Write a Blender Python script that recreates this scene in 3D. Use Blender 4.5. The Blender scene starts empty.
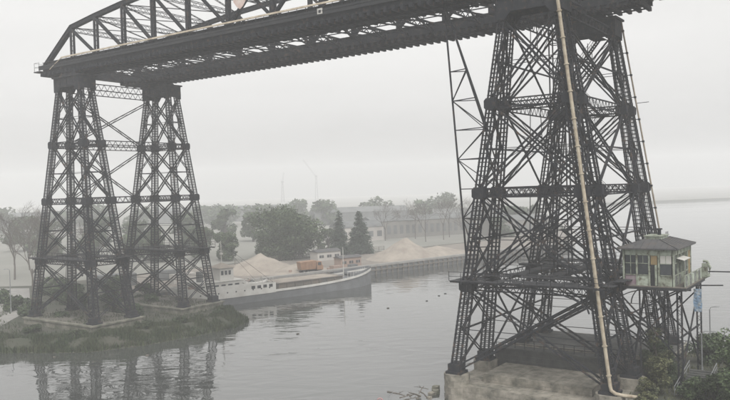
import bpy, bmesh, math, random
from mathutils import Vector, Matrix, noise
random.seed(7)
sc = bpy.context.scene
COL = sc.collection
R = math.radians

# ------------------------------------------------------------------ camera
CAMZ = 21.58
PITCH, ROLL = -0.01749, 0.02840
cd = bpy.data.cameras.new('camera'); cam = bpy.data.objects.new('camera', cd); COL.objects.link(cam)
cd.sensor_width = 36.0; cd.lens = 36.0*746.155/730.0; cd.clip_start = 0.5; cd.clip_end = 6000
fwd = Vector((0, math.cos(PITCH), math.sin(PITCH))); up0 = Vector((0, -math.sin(PITCH), math.cos(PITCH))); rt0 = Vector((1, 0, 0))
rt = rt0*math.cos(ROLL) - up0*math.sin(ROLL); up = rt0*math.sin(ROLL) + up0*math.cos(ROLL)
M = Matrix((rt, up, -fwd)).transposed().to_4x4(); M.translation = (0, 0, CAMZ)
cam.matrix_world = M
sc.camera = cam

# ------------------------------------------------------------------ world, sun, exposure
SUN_EL, SUN_AZ = R(52), R(165)
w = bpy.data.worlds.new('World'); sc.world = w; w.use_nodes = True
nt = w.node_tree; nt.nodes.clear()
sky = nt.nodes.new('ShaderNodeTexSky'); sky.sky_type = 'NISHITA'; sky.sun_disc = False
sky.sun_elevation = SUN_EL; sky.sun_rotation = SUN_AZ; sky.air_density = 1.0; sky.dust_density = 6.0; sky.ozone_density = 1.0
hs = nt.nodes.new('ShaderNodeHueSaturation'); hs.inputs['Saturation'].default_value = 0.0
gm = nt.nodes.new('ShaderNodeGamma'); gm.inputs['Gamma'].default_value = 0.45      # an even overcast: little contrast across the dome
tint = nt.nodes.new('ShaderNodeMix'); tint.data_type = 'RGBA'; tint.blend_type = 'MULTIPLY'; tint.inputs[0].default_value = 1.0
tint.inputs[7].default_value = (1.0, 0.993, 0.98, 1)
bg = nt.nodes.new('ShaderNodeBackground'); bg.inputs['Strength'].default_value = 0.15
ow = nt.nodes.new('ShaderNodeOutputWorld')
nt.links.new(sky.outputs[0], hs.inputs['Color']); nt.links.new(hs.outputs[0], gm.inputs['Color'])
wc = nt.nodes.new('ShaderNodeTexCoord'); wm = nt.nodes.new('ShaderNodeMapping'); wm.inputs['Scale'].default_value = (1.6, 1.6, 6.0)
wn_ = nt.nodes.new('ShaderNodeTexNoise'); wn_.inputs['Scale'].default_value = 1.5; wn_.inputs['Detail'].default_value = 5; wn_.inputs['Roughness'].default_value = 0.55
wr = nt.nodes.new('ShaderNodeMapRange'); wr.inputs[1].default_value = 0.3; wr.inputs[2].default_value = 0.7; wr.inputs[3].default_value = 0.94; wr.inputs[4].default_value = 1.06
wx = nt.nodes.new('ShaderNodeVectorMath'); wx.operation = 'SCALE'
nt.links.new(wc.outputs['Generated'], wm.inputs['Vector']); nt.links.new(wm.outputs[0], wn_.inputs['Vector']); nt.links.new(wn_.outputs[0], wr.inputs[0])
nt.links.new(gm.outputs[0], wx.inputs[0]); nt.links.new(wr.outputs[0], wx.inputs['Scale']); nt.links.new(wx.outputs[0], tint.inputs[6]); nt.links.new(tint.outputs[2], bg.inputs['Color']); nt.links.new(bg.outputs[0], ow.inputs['Surface'])
sd = bpy.data.lights.new('sun', 'SUN'); sd.energy = 0.8; sd.angle = R(25); sd.color = (1.0, 0.985, 0.96)
so = bpy.data.objects.new('sun', sd); COL.objects.link(so)
sdir = Vector((math.sin(SUN_AZ)*math.cos(SUN_EL), math.cos(SUN_AZ)*math.cos(SUN_EL), math.sin(SUN_EL)))
so.rotation_euler = sdir.to_track_quat('Z', 'Y').to_euler(); so.location = (0, 60, 120)
sc.view_settings.view_transform = 'Standard'; sc.view_settings.look = 'None'
sc.view_settings.gamma = 1.0; sc.view_settings.use_curve_mapping = False
sc.view_settings.exposure = 1.8
sc.render.engine = 'CYCLES'
sc.cycles.use_denoising = True
sc.cycles.max_bounces = 10; sc.cycles.volume_bounces = 6; sc.cycles.transparent_max_bounces = 8

# ------------------------------------------------------------------ frames
AX, AY, ANG = 19.2753, 83.2709, 0.6091       # foot of the first pylon, angle of the bridge
SPAN, GAP = 85.264, 19.256                   # tower to tower, pylon to pylon
ca, sa = math.cos(ANG), math.sin(ANG)
WATER = -3.0
def W(X, Y, z=0.0):                          # bridge frame (X landwards of this bank, Y up the river) to world
    return Vector((AX + ca*X + sa*Y, AY - sa*X + ca*Y, z))

# ------------------------------------------------------------------ materials
MATS = {}
def mat(name, c1, c2=None, scale=1.0, rough=0.75, metal=0.0, detail=5.0, bump=0.0, bscale=None, lo=0.35, hi=0.65, island=0.0, c3=None, spec=0.4):
    if name in MATS: return MATS[name]
    m = bpy.data.materials.new(name); m.use_nodes = True; t = m.node_tree; n = t.nodes
    b = n['Principled BSDF']; b.inputs['Roughness'].default_value = rough; b.inputs['Metallic'].default_value = metal
    b.inputs['Specular IOR Level'].default_value = spec
    if c2 is None: c2 = tuple(x*0.75 for x in c1)
    tc = n.new('ShaderNodeTexCoord'); ns = n.new('ShaderNodeTexNoise'); ns.inputs['Scale'].default_value = scale; ns.inputs['Detail'].default_value = detail; ns.inputs['Roughness'].default_value = 0.62
    t.links.new(tc.outputs['Object'], ns.inputs['Vector'])
    rp = n.new('ShaderNodeValToRGB'); rp.color_ramp.elements[0].position = lo; rp.color_ramp.elements[1].position = hi
    rp.color_ramp.elements[0].color = (*c1, 1); rp.color_ramp.elements[1].color = (*c2, 1)
    if c3:
        e = rp.color_ramp.elements.new(min(0.98, hi + 0.14)); e.color = (*c3, 1)
    t.links.new(ns.outputs[0], rp.inputs[0])
    out = rp.outputs[0]
    if island:
        g = n.new('ShaderNodeNewGeometry'); mr = n.new('ShaderNodeMapRange'); mr.inputs[3].default_value = 1-island; mr.inputs[4].default_value = 1+island
        t.links.new(g.outputs['Random Per Island'], mr.inputs[0])
        mx = n.new('ShaderNodeMix'); mx.data_type = 'RGBA'; mx.blend_type = 'MULTIPLY'; mx.inputs[0].default_value = 1.0
        cb = n.new('ShaderNodeCombineColor')
        for i in range(3): t.links.new(mr.outputs[0], cb.inputs[i])
        t.links.new(out, mx.inputs[6]); t.links.new(cb.outputs[0], mx.inputs[7]); out = mx.outputs[2]
    t.links.new(out, b.inputs['Base Color'])
    if bump:
        n2 = n.new('ShaderNodeTexNoise'); n2.inputs['Scale'].default_value = bscale or scale*4; n2.inputs['Detail'].default_value = 6
        t.links.new(tc.outputs['Object'], n2.inputs['Vector'])
        bp = n.new('ShaderNodeBump'); bp.inputs['Strength'].default_value = bump; bp.inputs['Distance'].default_value = 0.1
        t.links.new(n2.outputs[0], bp.inputs['Height']); t.links.new(bp.outputs[0], b.inputs['Normal'])
    MATS[name] = m
    return m
STEEL = mat('old_steel', (0.010, 0.012, 0.017), (0.022, 0.023, 0.027), 1.3, 0.75, 0.0, bump=0.1, detail=8, c3=(0.085, 0.055, 0.038), lo=0.34, hi=0.56, spec=0.2)
STEEL2 = mat('deck_steel', (0.016, 0.018, 0.022), (0.028, 0.028, 0.03), 1.3, 0.8, c3=(0.045, 0.035, 0.027))
RAIL = mat('weathered_handrail', (0.60, 0.53, 0.42), (0.38, 0.31, 0.23), 0.8, 0.7)
PIPE = mat('cream_pipe', (0.37, 0.325, 0.25), (0.27, 0.225, 0.165), 1.8, 0.75, lo=0.4, hi=0.62, detail=8, c3=(0.14, 0.09, 0.055))
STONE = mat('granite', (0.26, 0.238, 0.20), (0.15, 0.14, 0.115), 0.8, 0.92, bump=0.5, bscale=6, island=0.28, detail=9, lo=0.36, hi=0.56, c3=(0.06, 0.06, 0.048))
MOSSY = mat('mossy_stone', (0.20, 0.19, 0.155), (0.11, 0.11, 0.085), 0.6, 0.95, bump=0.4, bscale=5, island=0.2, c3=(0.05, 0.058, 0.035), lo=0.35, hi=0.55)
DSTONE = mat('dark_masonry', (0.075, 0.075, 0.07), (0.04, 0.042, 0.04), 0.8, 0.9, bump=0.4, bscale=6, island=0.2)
MORTAR = mat('mortar', (0.13, 0.12, 0.10), (0.08, 0.075, 0.065), 1.2, 0.95)
EARTH = mat('earth', (0.06, 0.057, 0.045), (0.038, 0.045, 0.028), 0.12, 0.95, bump=0.3, bscale=1.5, c3=(0.065, 0.062, 0.048))
SANDY = mat('sandy_yard', (0.21, 0.185, 0.16), (0.15, 0.135, 0.118), 0.15, 0.95, bump=0.2, bscale=2)
SAND = mat('sand', (0.30, 0.265, 0.225), (0.225, 0.198, 0.17), 0.35, 0.95, bump=0.6, bscale=1.6, detail=8, c3=(0.20, 0.165, 0.14), lo=0.35, hi=0.6)
CONC = mat('concrete', (0.25, 0.24, 0.225), (0.18, 0.175, 0.165), 0.4, 0.9)
GREYC = mat('grey_concrete', (0.14, 0.145, 0.145), (0.09, 0.095, 0.095), 0.3, 0.9)
BARK = mat('bark', (0.055, 0.045, 0.036), (0.035, 0.03, 0.025), 2.0, 0.95)
GREYBARK = mat('grey_bark', (0.10, 0.088, 0.075), (0.07, 0.06, 0.052), 2.0, 0.95)
LEAF = mat('dark_leaves', (0.032, 0.052, 0.022), (0.055, 0.075, 0.032), 0.35, 0.65, island=0.5)
LEAFN = mat('near_leaves', (0.040, 0.062, 0.026), (0.072, 0.098, 0.042), 0.5, 0.6, island=0.55)
CONI = mat('conifer_leaves', (0.024, 0.042, 0.026), (0.038, 0.056, 0.034), 0.4, 0.7, island=0.4)
DRYLEAF = mat('dry_leaves', (0.085, 0.085, 0.035), (0.055, 0.065, 0.03), 0.8, 0.7, island=0.5)
GRASS = mat('grass', (0.026, 0.042, 0.016), (0.045, 0.052, 0.024), 0.35, 0.8, island=0.45)
WHITE = mat('stained_white', (0.50, 0.49, 0.46), (0.38, 0.36, 0.33), 0.5, 0.55, lo=0.4, hi=0.75)
HULL = mat('hull_grey', (0.135, 0.14, 0.145), (0.095, 0.098, 0.10), 0.5, 0.7, detail=8, c3=(0.13, 0.085, 0.06))
DECK = mat('barge_deck', (0.10, 0.10, 0.095), (0.14, 0.115, 0.09), 0.4, 0.85)
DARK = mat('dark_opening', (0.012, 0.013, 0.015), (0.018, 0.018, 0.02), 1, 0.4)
RUBBER = mat('tyre_rubber', (0.02, 0.02, 0.02), (0.03, 0.03, 0.03), 1, 0.8)
ORANGE = mat('truck_orange', (0.27, 0.155, 0.09), (0.20, 0.115, 0.07), 0.8, 0.6)
GREENP = mat('peeling_green_paint', (0.32, 0.355, 0.29), (0.22, 0.24, 0.19), 1.8, 0.9, detail=9, c3=(0.06, 0.05, 0.035), lo=0.34, hi=0.53, bump=0.2)
GREENL = mat('pale_green_paint', (0.42, 0.47, 0.40), (0.30, 0.33, 0.27), 2.0, 0.9, detail=9, c3=(0.10, 0.085, 0.05), lo=0.36, hi=0.56)
PINKP = mat('faded_pink_paint', (0.22, 0.13, 0.18), (0.25, 0.22, 0.22), 1.6, 0.8)
TANP = mat('bare_plywood', (0.30, 0.21, 0.10), (0.20, 0.15, 0.08), 1.5, 0.85)
SCRAWL = mat('scrawled_grey_paint', (0.20, 0.21, 0.19), (0.07, 0.07, 0.07), 2.6, 0.85, lo=0.45, hi=0.55)
ROOF = mat('roof_sheet', (0.055, 0.056, 0.06), (0.08, 0.078, 0.078), 0.9, 0.8, detail=9, c3=(0.085, 0.07, 0.06), lo=0.35, hi=0.55)
GLASS = mat('dusty_glass', (0.025, 0.03, 0.034), (0.05, 0.055, 0.06), 0.8, 0.12)
BLUEC = mat('pale_blue_cloth', (0.16, 0.24, 0.34), (0.30, 0.33, 0.35), 1.6, 0.9, lo=0.45, hi=0.55)
LAMPM = mat('lamp_steel', (0.22, 0.23, 0.23), (0.16, 0.16, 0.165), 2, 0.5)
BRICKR = mat('pale_brick', (0.30, 0.22, 0.18), (0.24, 0.18, 0.15), 0.3, 0.9)
PALEW = mat('pale_render', (0.42, 0.40, 0.37), (0.32, 0.30, 0.28), 0.1, 0.9)
PINK = mat('pink_red_paint', (0.36, 0.20, 0.20), (0.30, 0.18, 0.18), 1, 0.6)
WOOD = mat('grey_driftwood', (0.14, 0.125, 0.105), (0.08, 0.07, 0.06), 2, 0.9)

def water_mat():
    m = bpy.data.materials.new('river_water'); m.use_nodes = True; t = m.node_tree; n = t.nodes
    b = n['Principled BSDF']; b.inputs['Base Color'].default_value = (0.05, 0.053, 0.05, 1); b.inputs['Roughness'].default_value = 0.02; b.inputs['IOR'].default_value = 1.9; b.inputs['Specular IOR Level'].default_value = 0.8
    tc = n.new('ShaderNodeTexCoord'); mp = n.new('ShaderNodeMapping'); mp.inputs['Rotation'].default_value = (0, 0, 0.4)
    mp.inputs['Scale'].default_value = (0.6, 1.2, 1)
    t.links.new(tc.outputs['Object'], mp.inputs['Vector'])
    n1 = n.new('ShaderNodeTexNoise'); n1.inputs['Scale'].default_value = 0.34; n1.inputs['Detail'].default_value = 2.4; n1.inputs['Roughness'].default_value = 0.5; n1.inputs['Distortion'].default_value = 0.6
    n2 = n.new('ShaderNodeTexNoise'); n2.inputs['Scale'].default_value = 0.03; n2.inputs['Detail'].default_value = 3
    t.links.new(mp.outputs[0], n1.inputs['Vector']); t.links.new(mp.outputs[0], n2.inputs['Vector'])
    mr = n.new('ShaderNodeMapRange'); mr.inputs[1].default_value = 0.35; mr.inputs[2].default_value = 0.65; mr.inputs[3].default_value = 0.12; mr.inputs[4].default_value = 1.0
    t.links.new(n2.outputs[0], mr.inputs[0])
    bp = n.new('ShaderNodeBump'); bp.inputs['Distance'].default_value = 0.115
    t.links.new(mr.outputs[0], bp.inputs['Strength']); t.links.new(n1.outputs[0], bp.inputs['Height']); t.links.new(bp.outputs[0], b.inputs['Normal'])
    return m
WATERM = water_mat()

# ------------------------------------------------------------------ mesh builder
class MB:
    def __init__(s): s.v = []; s.f = []
    def quadbox(s, c):                        # eight corners, bottom four then top four
        o = len(s.v); s.v += [tuple(p) for p in c]
        s.f += [(o+3, o+2, o+1, o), (o+4, o+5, o+6, o+7)] + [(o+i, o+(i+1) % 4, o+4+(i+1) % 4, o+4+i) for i in range(4)]
    def box(s, x0, x1, y0, y1, z0, z1):
        s.quadbox([(x0, y0, z0), (x1, y0, z0), (x1, y1, z0), (x0, y1, z0), (x0, y0, z1), (x1, y0, z1), (x1, y1, z1), (x0, y1, z1)])
    def bar(s, a, b, w, h=None, upv=(0, 0, 1), w2=None, h2=None):
        a = Vector(a); b = Vector(b); h = h or w; w2 = w2 or w; h2 = h2 or h
        d = (b-a).normalized(); u_ = Vector(upv)
        if abs(d.dot(u_)) > 0.985: u_ = Vector((1, 0, 0)) if abs(d.x) < 0.9 else Vector((0, 1, 0))
        r = d.cross(u_).normalized(); q = r.cross(d).normalized()
        c = [a+r*sx*w/2+q*sy*h/2 for sx, sy in ((-1, -1), (1, -1), (1, 1), (-1, 1))] + [b+r*sx*w2/2+q*sy*h2/2 for sx, sy in ((-1, -1), (1, -1), (1, 1), (-1, 1))]
        s.quadbox(c)
    def tube(s, pts, r, n=8, r2=None, cap=True):
        pts = [Vector(p) for p in pts]; o = len(s.v); k = len(pts); r2 = r if r2 is None else r2
        for i, p in enumerate(pts):
            d = (pts[min(i+1, k-1)]-pts[max(i-1, 0)]).normalized()
            a = d.cross(Vector((0, 0, 1)) if abs(d.z) < 0.9 else Vector((1, 0, 0))).normalized(); b = a.cross(d)
            rr = r+(r2-r)*i/max(1, k-1)
            for j in range(n):
                t = 2*math.pi*j/n; s.v.append(tuple(p+a*rr*math.cos(t)+b*rr*math.sin(t)))
        for i in range(k-1):
            for j in range(n):
                s.f.append((o+i*n+j, o+(i+1)*n+j, o+(i+1)*n+(j+1) % n, o+i*n+(j+1) % n))
        if cap: s.f += [tuple(o+j for j in range(n)), tuple(o+(k-1)*n+j for j in reversed(range(n)))]
    def prism(s, poly, z0, z1):
        o = len(s.v); n = len(poly)
        s.v += [(x, y, z0) for x, y in poly]+[(x, y, z1) for x, y in poly]
        s.f += [tuple(o+i for i in reversed(range(n))), tuple(o+n+i for i in range(n))]
        s.f += [(o+i, o+(i+1) % n, o+n+(i+1) % n, o+n+i) for i in range(n)]
    def slab(s, pts, thick):                  # a flat plate given by its 3-D outline and thickness vector
        o = len(s.v); n = len(pts); t = Vector(thick)
        s.v += [tuple(Vector(p)-t/2) for p in pts]+[tuple(Vector(p)+t/2) for p in pts]
        s.f += [tuple(o+i for i in reversed(range(n))), tuple(o+n+i for i in range(n))]
        s.f += [(o+i, o+(i+1) % n, o+n+(i+1) % n, o+n+i) for i in range(n)]
    def laced(s, a, b, depth, inplane, chord=0.13, pitch=0.7, lace=0.07, cross=False):
        a = Vector(a); b = Vector(b); d = (b-a).normalized(); q = Vector(inplane); q = (q-d*q.dot(d)).normalized(); nrm = d.cross(q)
        a0, a1, b0, b1 = a-q*depth/2, a+q*depth/2, b-q*depth/2, b+q*depth/2
        s.bar(a0, b0, chord, chord, nrm); s.bar(a1, b1, chord, chord, nrm)
        L = (b-a).length; k = max(2, int(round(L/pitch)))
        for i in range(k):
            p0 = a0.lerp(b0, i/k); p1 = a1.lerp(b1, (i+1)/k); q0 = a1.lerp(b1, i/k); q1 = a0.lerp(b0, (i+1)/k)
            if cross: s.bar(p0, p1, lace, lace*.5, nrm); s.bar(q0, q1, lace, lace*.5, nrm)
            elif i % 2 == 0: s.bar(p0, p1, lace, lace*.6, nrm)
            else: s.bar(q0, q1, lace, lace*.6, nrm)
    def build(s, name, m, parent=None, loc=None, rotz=None, smooth=False):
        me = bpy.data.meshes.new(name); me.from_pydata(s.v, [], s.f); me.update()
        if smooth:
            me.polygons.foreach_set('use_smooth', [True]*len(me.polygons))
        me.materials.append(m)
        ob = bpy.data.objects.new(name, me); COL.objects.link(ob)
        if parent: ob.parent = parent
        if loc is not None: ob.location = loc
        if rotz is not None: ob.rotation_euler = (0, 0, rotz)
        return ob
def tag(o, label=None, cat=None, group=None, kind=None):
    if label: o['label'] = label
    if cat: o['category'] = cat
    if group: o['group'] = group
    if kind: o['kind'] = kind
    return o
def thing(name, loc, rotz, label, cat, group=None):
    o = bpy.data.objects.new(name, None); COL.objects.link(o); o.location = loc; o.rotation_euler = (0, 0, rotz)
    o.empty_display_size = 0.5
    return tag(o, label, cat, group)
def copy_tree(o, parent=None):
    c = o.copy(); COL.objects.link(c); c.parent = parent
    for ch in [x for x in o.children]: copy_tree(ch, c)
    return c
def share(ob, parent, loc=None, rotz=None):   # another piece with the same mesh
    c = ob.copy(); COL.objects.link(c); c.parent = parent
    if loc is not None: c.location = loc
    if rotz is not None: c.rotation_euler = (0, 0, rotz)
    return c

# ------------------------------------------------------------------ ground and river
m = MB(); S = 1400
m.v = [(-S, -260, WATER), (S, -260, WATER), (S, 1900, WATER), (-S, 1900, WATER)]; m.f = [(0, 1, 2, 3)]
tag(m.build('river', WATERM), kind='structure')

def land(name, outer, inner, ztop, m_):
    """shore ring (outer, under water) rising to the top edge (inner), then a flat sheet inside it"""
    bm = bmesh.new()
    n = len(outer)
    vo = [bm.verts.new((x, y, WATER-0.8)) for x, y in outer]
    vi = [bm.verts.new((x, y, z)) for (x, y, z) in inner]
    for i in range(n-1): bm.faces.new((vo[i], vo[i+1], vi[i+1], vi[i]))
    return bm, vo, vi
# far bank: shore runs from the left past the promontory with the far tower, then along the quay
far_out = [(-1390, 150), (-260, 128), (-120, 119), (-75, 116.5), (-58, 116.0), (-50, 115.0), (-43, 114.6), (-35, 119), (-28, 125.8), (-22.3, 132.6), (-21.0, 139), (-23.8, 145.2), (-29.5, 149.0), (-37.4, 152.6), (-45.5, 158.6), (-52, 161), (-54, 163.5), (-48, 166.7), (2.0, 210), (31, 235), (75, 272), (96, 345), (118, 470), (170, 720), (1390, 1150)]
far_in = [(-1390, 156), (-260, 133), (-120, 124), (-75, 121), (-60, 119.8), (-52, 119.2), (-45, 118.8), (-39, 122), (-32, 128.5), (-26.8, 135), (-25.5, 140), (-27, 143.6), (-30.3, 147.6), (-37.8, 151.8), (-46, 157.8), (-53, 160), (-55, 163.6), (-48.2, 166.9), (1.8, 210.2), (30.8, 235.2), (74.6, 272.3), (95.3, 345.2), (117.2, 470.2), (169, 721), (1390, 1154)]
def terrain(name, outer, inner, ztop, extra):
    mb = MB(); n = len(outer)
    mb.v = [(x, y, WATER-0.8) for x, y in outer]+[(x, y, ztop) for x, y in inner]
    mb.f = [(i, i+1, n+i+1, n+i) for i in range(n-1)]
    e0 = len(mb.v); mb.v += [(x, y, ztop) for x, y in extra]
    me = bpy.data.meshes.new(name); me.from_pydata(mb.v, [], mb.f+[tuple(range(n, n*2))+tuple(range(e0, len(mb.v)))])
    bm = bmesh.new(); bm.from_mesh(me); bmesh.ops.triangulate(bm, faces=[f for f in bm.faces if len(f.verts) > 4], ngon_method='EAR_CLIP')
    bmesh.ops.recalc_face_normals(bm, faces=bm.faces)
    up_ = [f for f in bm.faces if abs(f.normal.z) > 0.95]
    if up_ and sum(f.normal.z for f in up_) < 0: bmesh.ops.reverse_faces(bm, faces=bm.faces)
    bm.to_mesh(me); bm.free(); me.materials.append(EARTH)
    o = bpy.data.objects.new(name, me); COL.objects.link(o); return tag(o, kind='structure')
GZ = -1.2
terrain('far_bank', far_out, far_in, GZ, [(1390, 1890), (-1390, 1890)])
# near bank, in bridge coordinates
nb = [(12.5, -330), (12.5, -30), (11.8, -12), (10.8, -6.5), (9.8, 4.6), (9.2, 8), (9.4, 14), (10.0, 24.5), (12, 30), (18, 37), (34, 46), (70, 62), (160, 104), (520, 240), (1300, 420)]
near_out = [tuple(W(x, y).xy) for x, y in nb]
near_in = [tuple(W(x+(0.9 if i < 8 else 1.8), y-(0 if i < 8 else 2.2)).xy) for i, (x, y) in enumerate(nb)]
NZ = -1.0
terrain('near_bank', near_out, near_in, NZ, [tuple(W(1300, -640).xy), tuple(W(30, -640).xy)])

# sandy yard behind the quay and a pale concrete ramp left of the far tower: thin sheets on the bank
m = MB(); m.prism([(-54, 172), (-46, 169.2), (1.6, 211.4), (30, 236), (73, 273.4), (93, 346), (80, 350), (52, 300), (8, 262), (-40, 232), (-66, 205)], GZ, GZ+0.02)
tag(m.build('sandy_yard', SANDY), kind='structure')
FIELD = mat('haze_toned_field', (0.22, 0.215, 0.195), (0.16, 0.16, 0.14), 0.02, 0.95, c3=(0.26, 0.25, 0.225))  # far ground: paleness of distant haze put into its base colour
m = MB(); m.prism([(-1380, 190), (-140, 192), (-86, 190), (-68, 206), (-42, 234), (6, 264), (51, 302), (79, 352), (92, 348), (114, 472), (166, 724), (1380, 1160), (1380, 1880), (-1380, 1880)], GZ, GZ+0.01)
tag(m.build('haze_toned_field', FIELD), kind='structure')
m = MB(); m.prism([(-110, 124.5), (-75, 122.5), (-66.5, 122.0), (-64.5, 128), (-68, 150), (-84, 185), (-130, 190)], GZ, GZ+0.03)
tag(m.build('concrete_ramp', CONC), kind='structure')

# ------------------------------------------------------------------ lattice pylon (one built, four placed)
LV = [0.0, 10.0, 20.5, 30.5, 40.0]
def cor(sx, sy, z):
    k = z/40.0
    return Vector((sx*(8.73+(3.20-8.73)*k), sy*(3.77+(1.04-3.77)*k), z))
def leg_w(z): return 1.28+(0.84-1.28)*z/40.0
def make_pylon():
    h = MB()                                  # riveted head with haunched ends
    h.box(-3.8, 3.8, -1.6, 1.6, 41.2, 42.25); h.box(-4.05, 4.05, -1.85, 1.85, 42.25, 42.5)
    h.quadbox([(-2.6, -1.4, 42.5), (2.6, -1.4, 42.5), (2.6, 1.4, 42.5), (-2.6, 1.4, 42.5), (-1.6, -1.1, 43.6), (1.6, -1.1, 43.6), (1.6, 1.1, 43.6), (-1.6, 1.1, 43.6)])
    for sy in (-1, 1):
        y = sy*1.6
        h.slab([(-3.78, y, 41.3), (-3.78, y, 39.8), (-2.7, y, 39.8), (-2.0, y, 40.6), (2.0, y, 40.6), (2.7, y, 39.8), (3.78, y, 39.8), (3.78, y, 41.3)], (0, 0.08, 0))
        for x in (-3.6, -1.8, 0, 1.8, 3.6): h.box(x-.06, x+.06, min(y, y+sy*.12), max(y, y+sy*.12), 40.9, 42.2)
    for sx in (-1, 1):
        h.slab([(sx*3.78, -1.58, 40.1), (sx*3.78, 1.58, 40.1), (sx*3.78, 1.58, 41.3), (sx*3.78, -1.58, 41.3)], (0.08, 0, 0))
    root = h.build('pylon', STEEL)
    for sx in (-1, 1):
        for sy in (-1, 1):
            b = MB(); A0, A1 = cor(sx, sy, 0.25), cor(sx, sy, 40.6)
            ax = (A1-A0).normalized()
            def cp(z, ix, iy, off=0):
                c = cor(sx, sy, z); wz = leg_w(z)/2 - off
                return c+Vector((ix*wz, iy*wz, 0))
            for ix in (-1, 1):
                for iy in (-1, 1): b.bar(cp(0.2, ix, iy, .1), cp(40.7, ix, iy, .08), 0.19, 0.19, (1, 0, 0), 0.16, 0.16)
            for f_ in (-1, 1): b.bar(cp(0.2, 0, f_, .1), cp(40.7, 0, f_, .08), 0.07, 0.06, (1, 0, 0))
            k = 80
            for i in range(k):
                z = 0.5+i*(40.0/k)
                for f_ in (-1, 1):
                    b.bar(cp(z, -1, f_), cp(z, 1, f_), 0.05, 0.085); b.bar(cp(z, f_, -1), cp(z, f_, 1), 0.05, 0.085)
            c = cor(sx, sy, 0)                # shoe on the masonry
            b.box(c.x-.95, c.x+.95, c.y-.95, c.y+.95, 0.0, 0.3); b.box(c.x-.75, c.x+.75, c.y-.75, c.y+.75, 0.3, 1.1)
            b.build('leg', STEEL, root)
            for z in LV[1:4]:                 # gusset collars where struts and braces meet
                g = MB(); c = cor(sx, sy, z); hw = leg_w(z)/2+.12
                for f_ in (-1, 1):
                    g.slab([(c.x-hw*.7, c.y+f_*hw, z-.68), (c.x+hw*.7, c.y+f_*hw, z-.68), (c.x+hw*1.15, c.y+f_*hw, z-.4), (c.x+hw*1.15, c.y+f_*hw, z+.4), (c.x+hw*.7, c.y+f_*hw, z+.68), (c.x-hw*.7, c.y+f_*hw, z+.68), (c.x-hw*1.15, c.y+f_*hw, z+.4), (c.x-hw*1.15, c.y+f_*hw, z-.4)], (0, 0.05, 0))
                    g.slab([(c.x+f_*hw, c.y-hw*.7, z-.5), (c.x+f_*hw, c.y+hw*.7, z-.5), (c.x+f_*hw, c.y+hw*.7, z+.5), (c.x+f_*hw, c.y-hw*.7, z+.5)], (0.05, 0, 0))
                g.build('gusset', STEEL, root)
    for sy in (-1, 1):                        # wide faces
        for z in LV[1:4]:
            s = MB(); s.laced(cor(-1, sy, z), cor(1, sy, z), 0.95, (0, 0, 1), 0.15, 0.75, 0.08, True); s.build('strut', STEEL, root)
        for a, b in zip(LV[:-1], LV[1:]):
            for g in (-1, 1):
                off = Vector((0, sy*0.12*g, 0))
                s = MB(); s.laced(cor(-g, sy, a+.5)+off, cor(g, sy, b-.3)+off, 0.50, (1, 0, 0), 0.18, 2.3, 0.06); s.build('brace', STEEL, root)
    for sx in (-1, 1):                        # narrow faces
        for z in LV[1:4]:
            s = MB(); s.laced(cor(sx, -1, z), cor(sx, 1, z), 0.95, (0, 0, 1), 0.15, 0.75, 0.08, True); s.build('strut', STEEL, root)
        for a, b in zip(LV[:-1], LV[1:]):
            mid = (a+b)/2
            for lo_, hi_ in ((a+.4, mid), (mid, b-.3)):
                for g in (-1, 1):
                    off = Vector((sx*0.1*g, 0, 0))
                    s = MB(); s.laced(cor(sx, -g, lo_)+off, cor(sx, g, hi_)+off, 0.30, (0, 1, 0), 0.11, 1.6, 0.05); s.build('brace', STEEL, root)
            s = MB(); s.bar(cor(sx, -1, mid), cor(sx, 1, mid), .14, .2); s.build('tie', STEEL, root)
    for z in LV[1:4]:                         # plan bracing at every strut level
        for g in (-1, 1):
            s = MB(); s.bar(cor(-1, -g, z+.1*g-.3), cor(1, g, z+.1*g-.3), .16, .13); s.build('plan_brace', STEEL, root)
    for a, b in zip(LV[:-1], LV[1:]):         # thin secondary rods on the wide faces
        mid = (a+b)/2
        for sy in (-1, 1):
            s = MB(); c = (cor(-1, sy, mid)+cor(1, sy, mid))/2-Vector((0, sy*.25, 0))
            for sx in (-1, 1): s.bar(cor(sx, sy, mid), c, .07)
            s.bar(c, Vector((0, cor(1, sy, b).y-sy*.25, b-.4)), .07)
            s.build('secondary_brace', STEEL, root)
    return root
pyl = make_pylon()
def copy_pylon(parent, y):
    c = copy_tree(pyl, parent); c.location = (0, y, 0); return c

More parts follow.
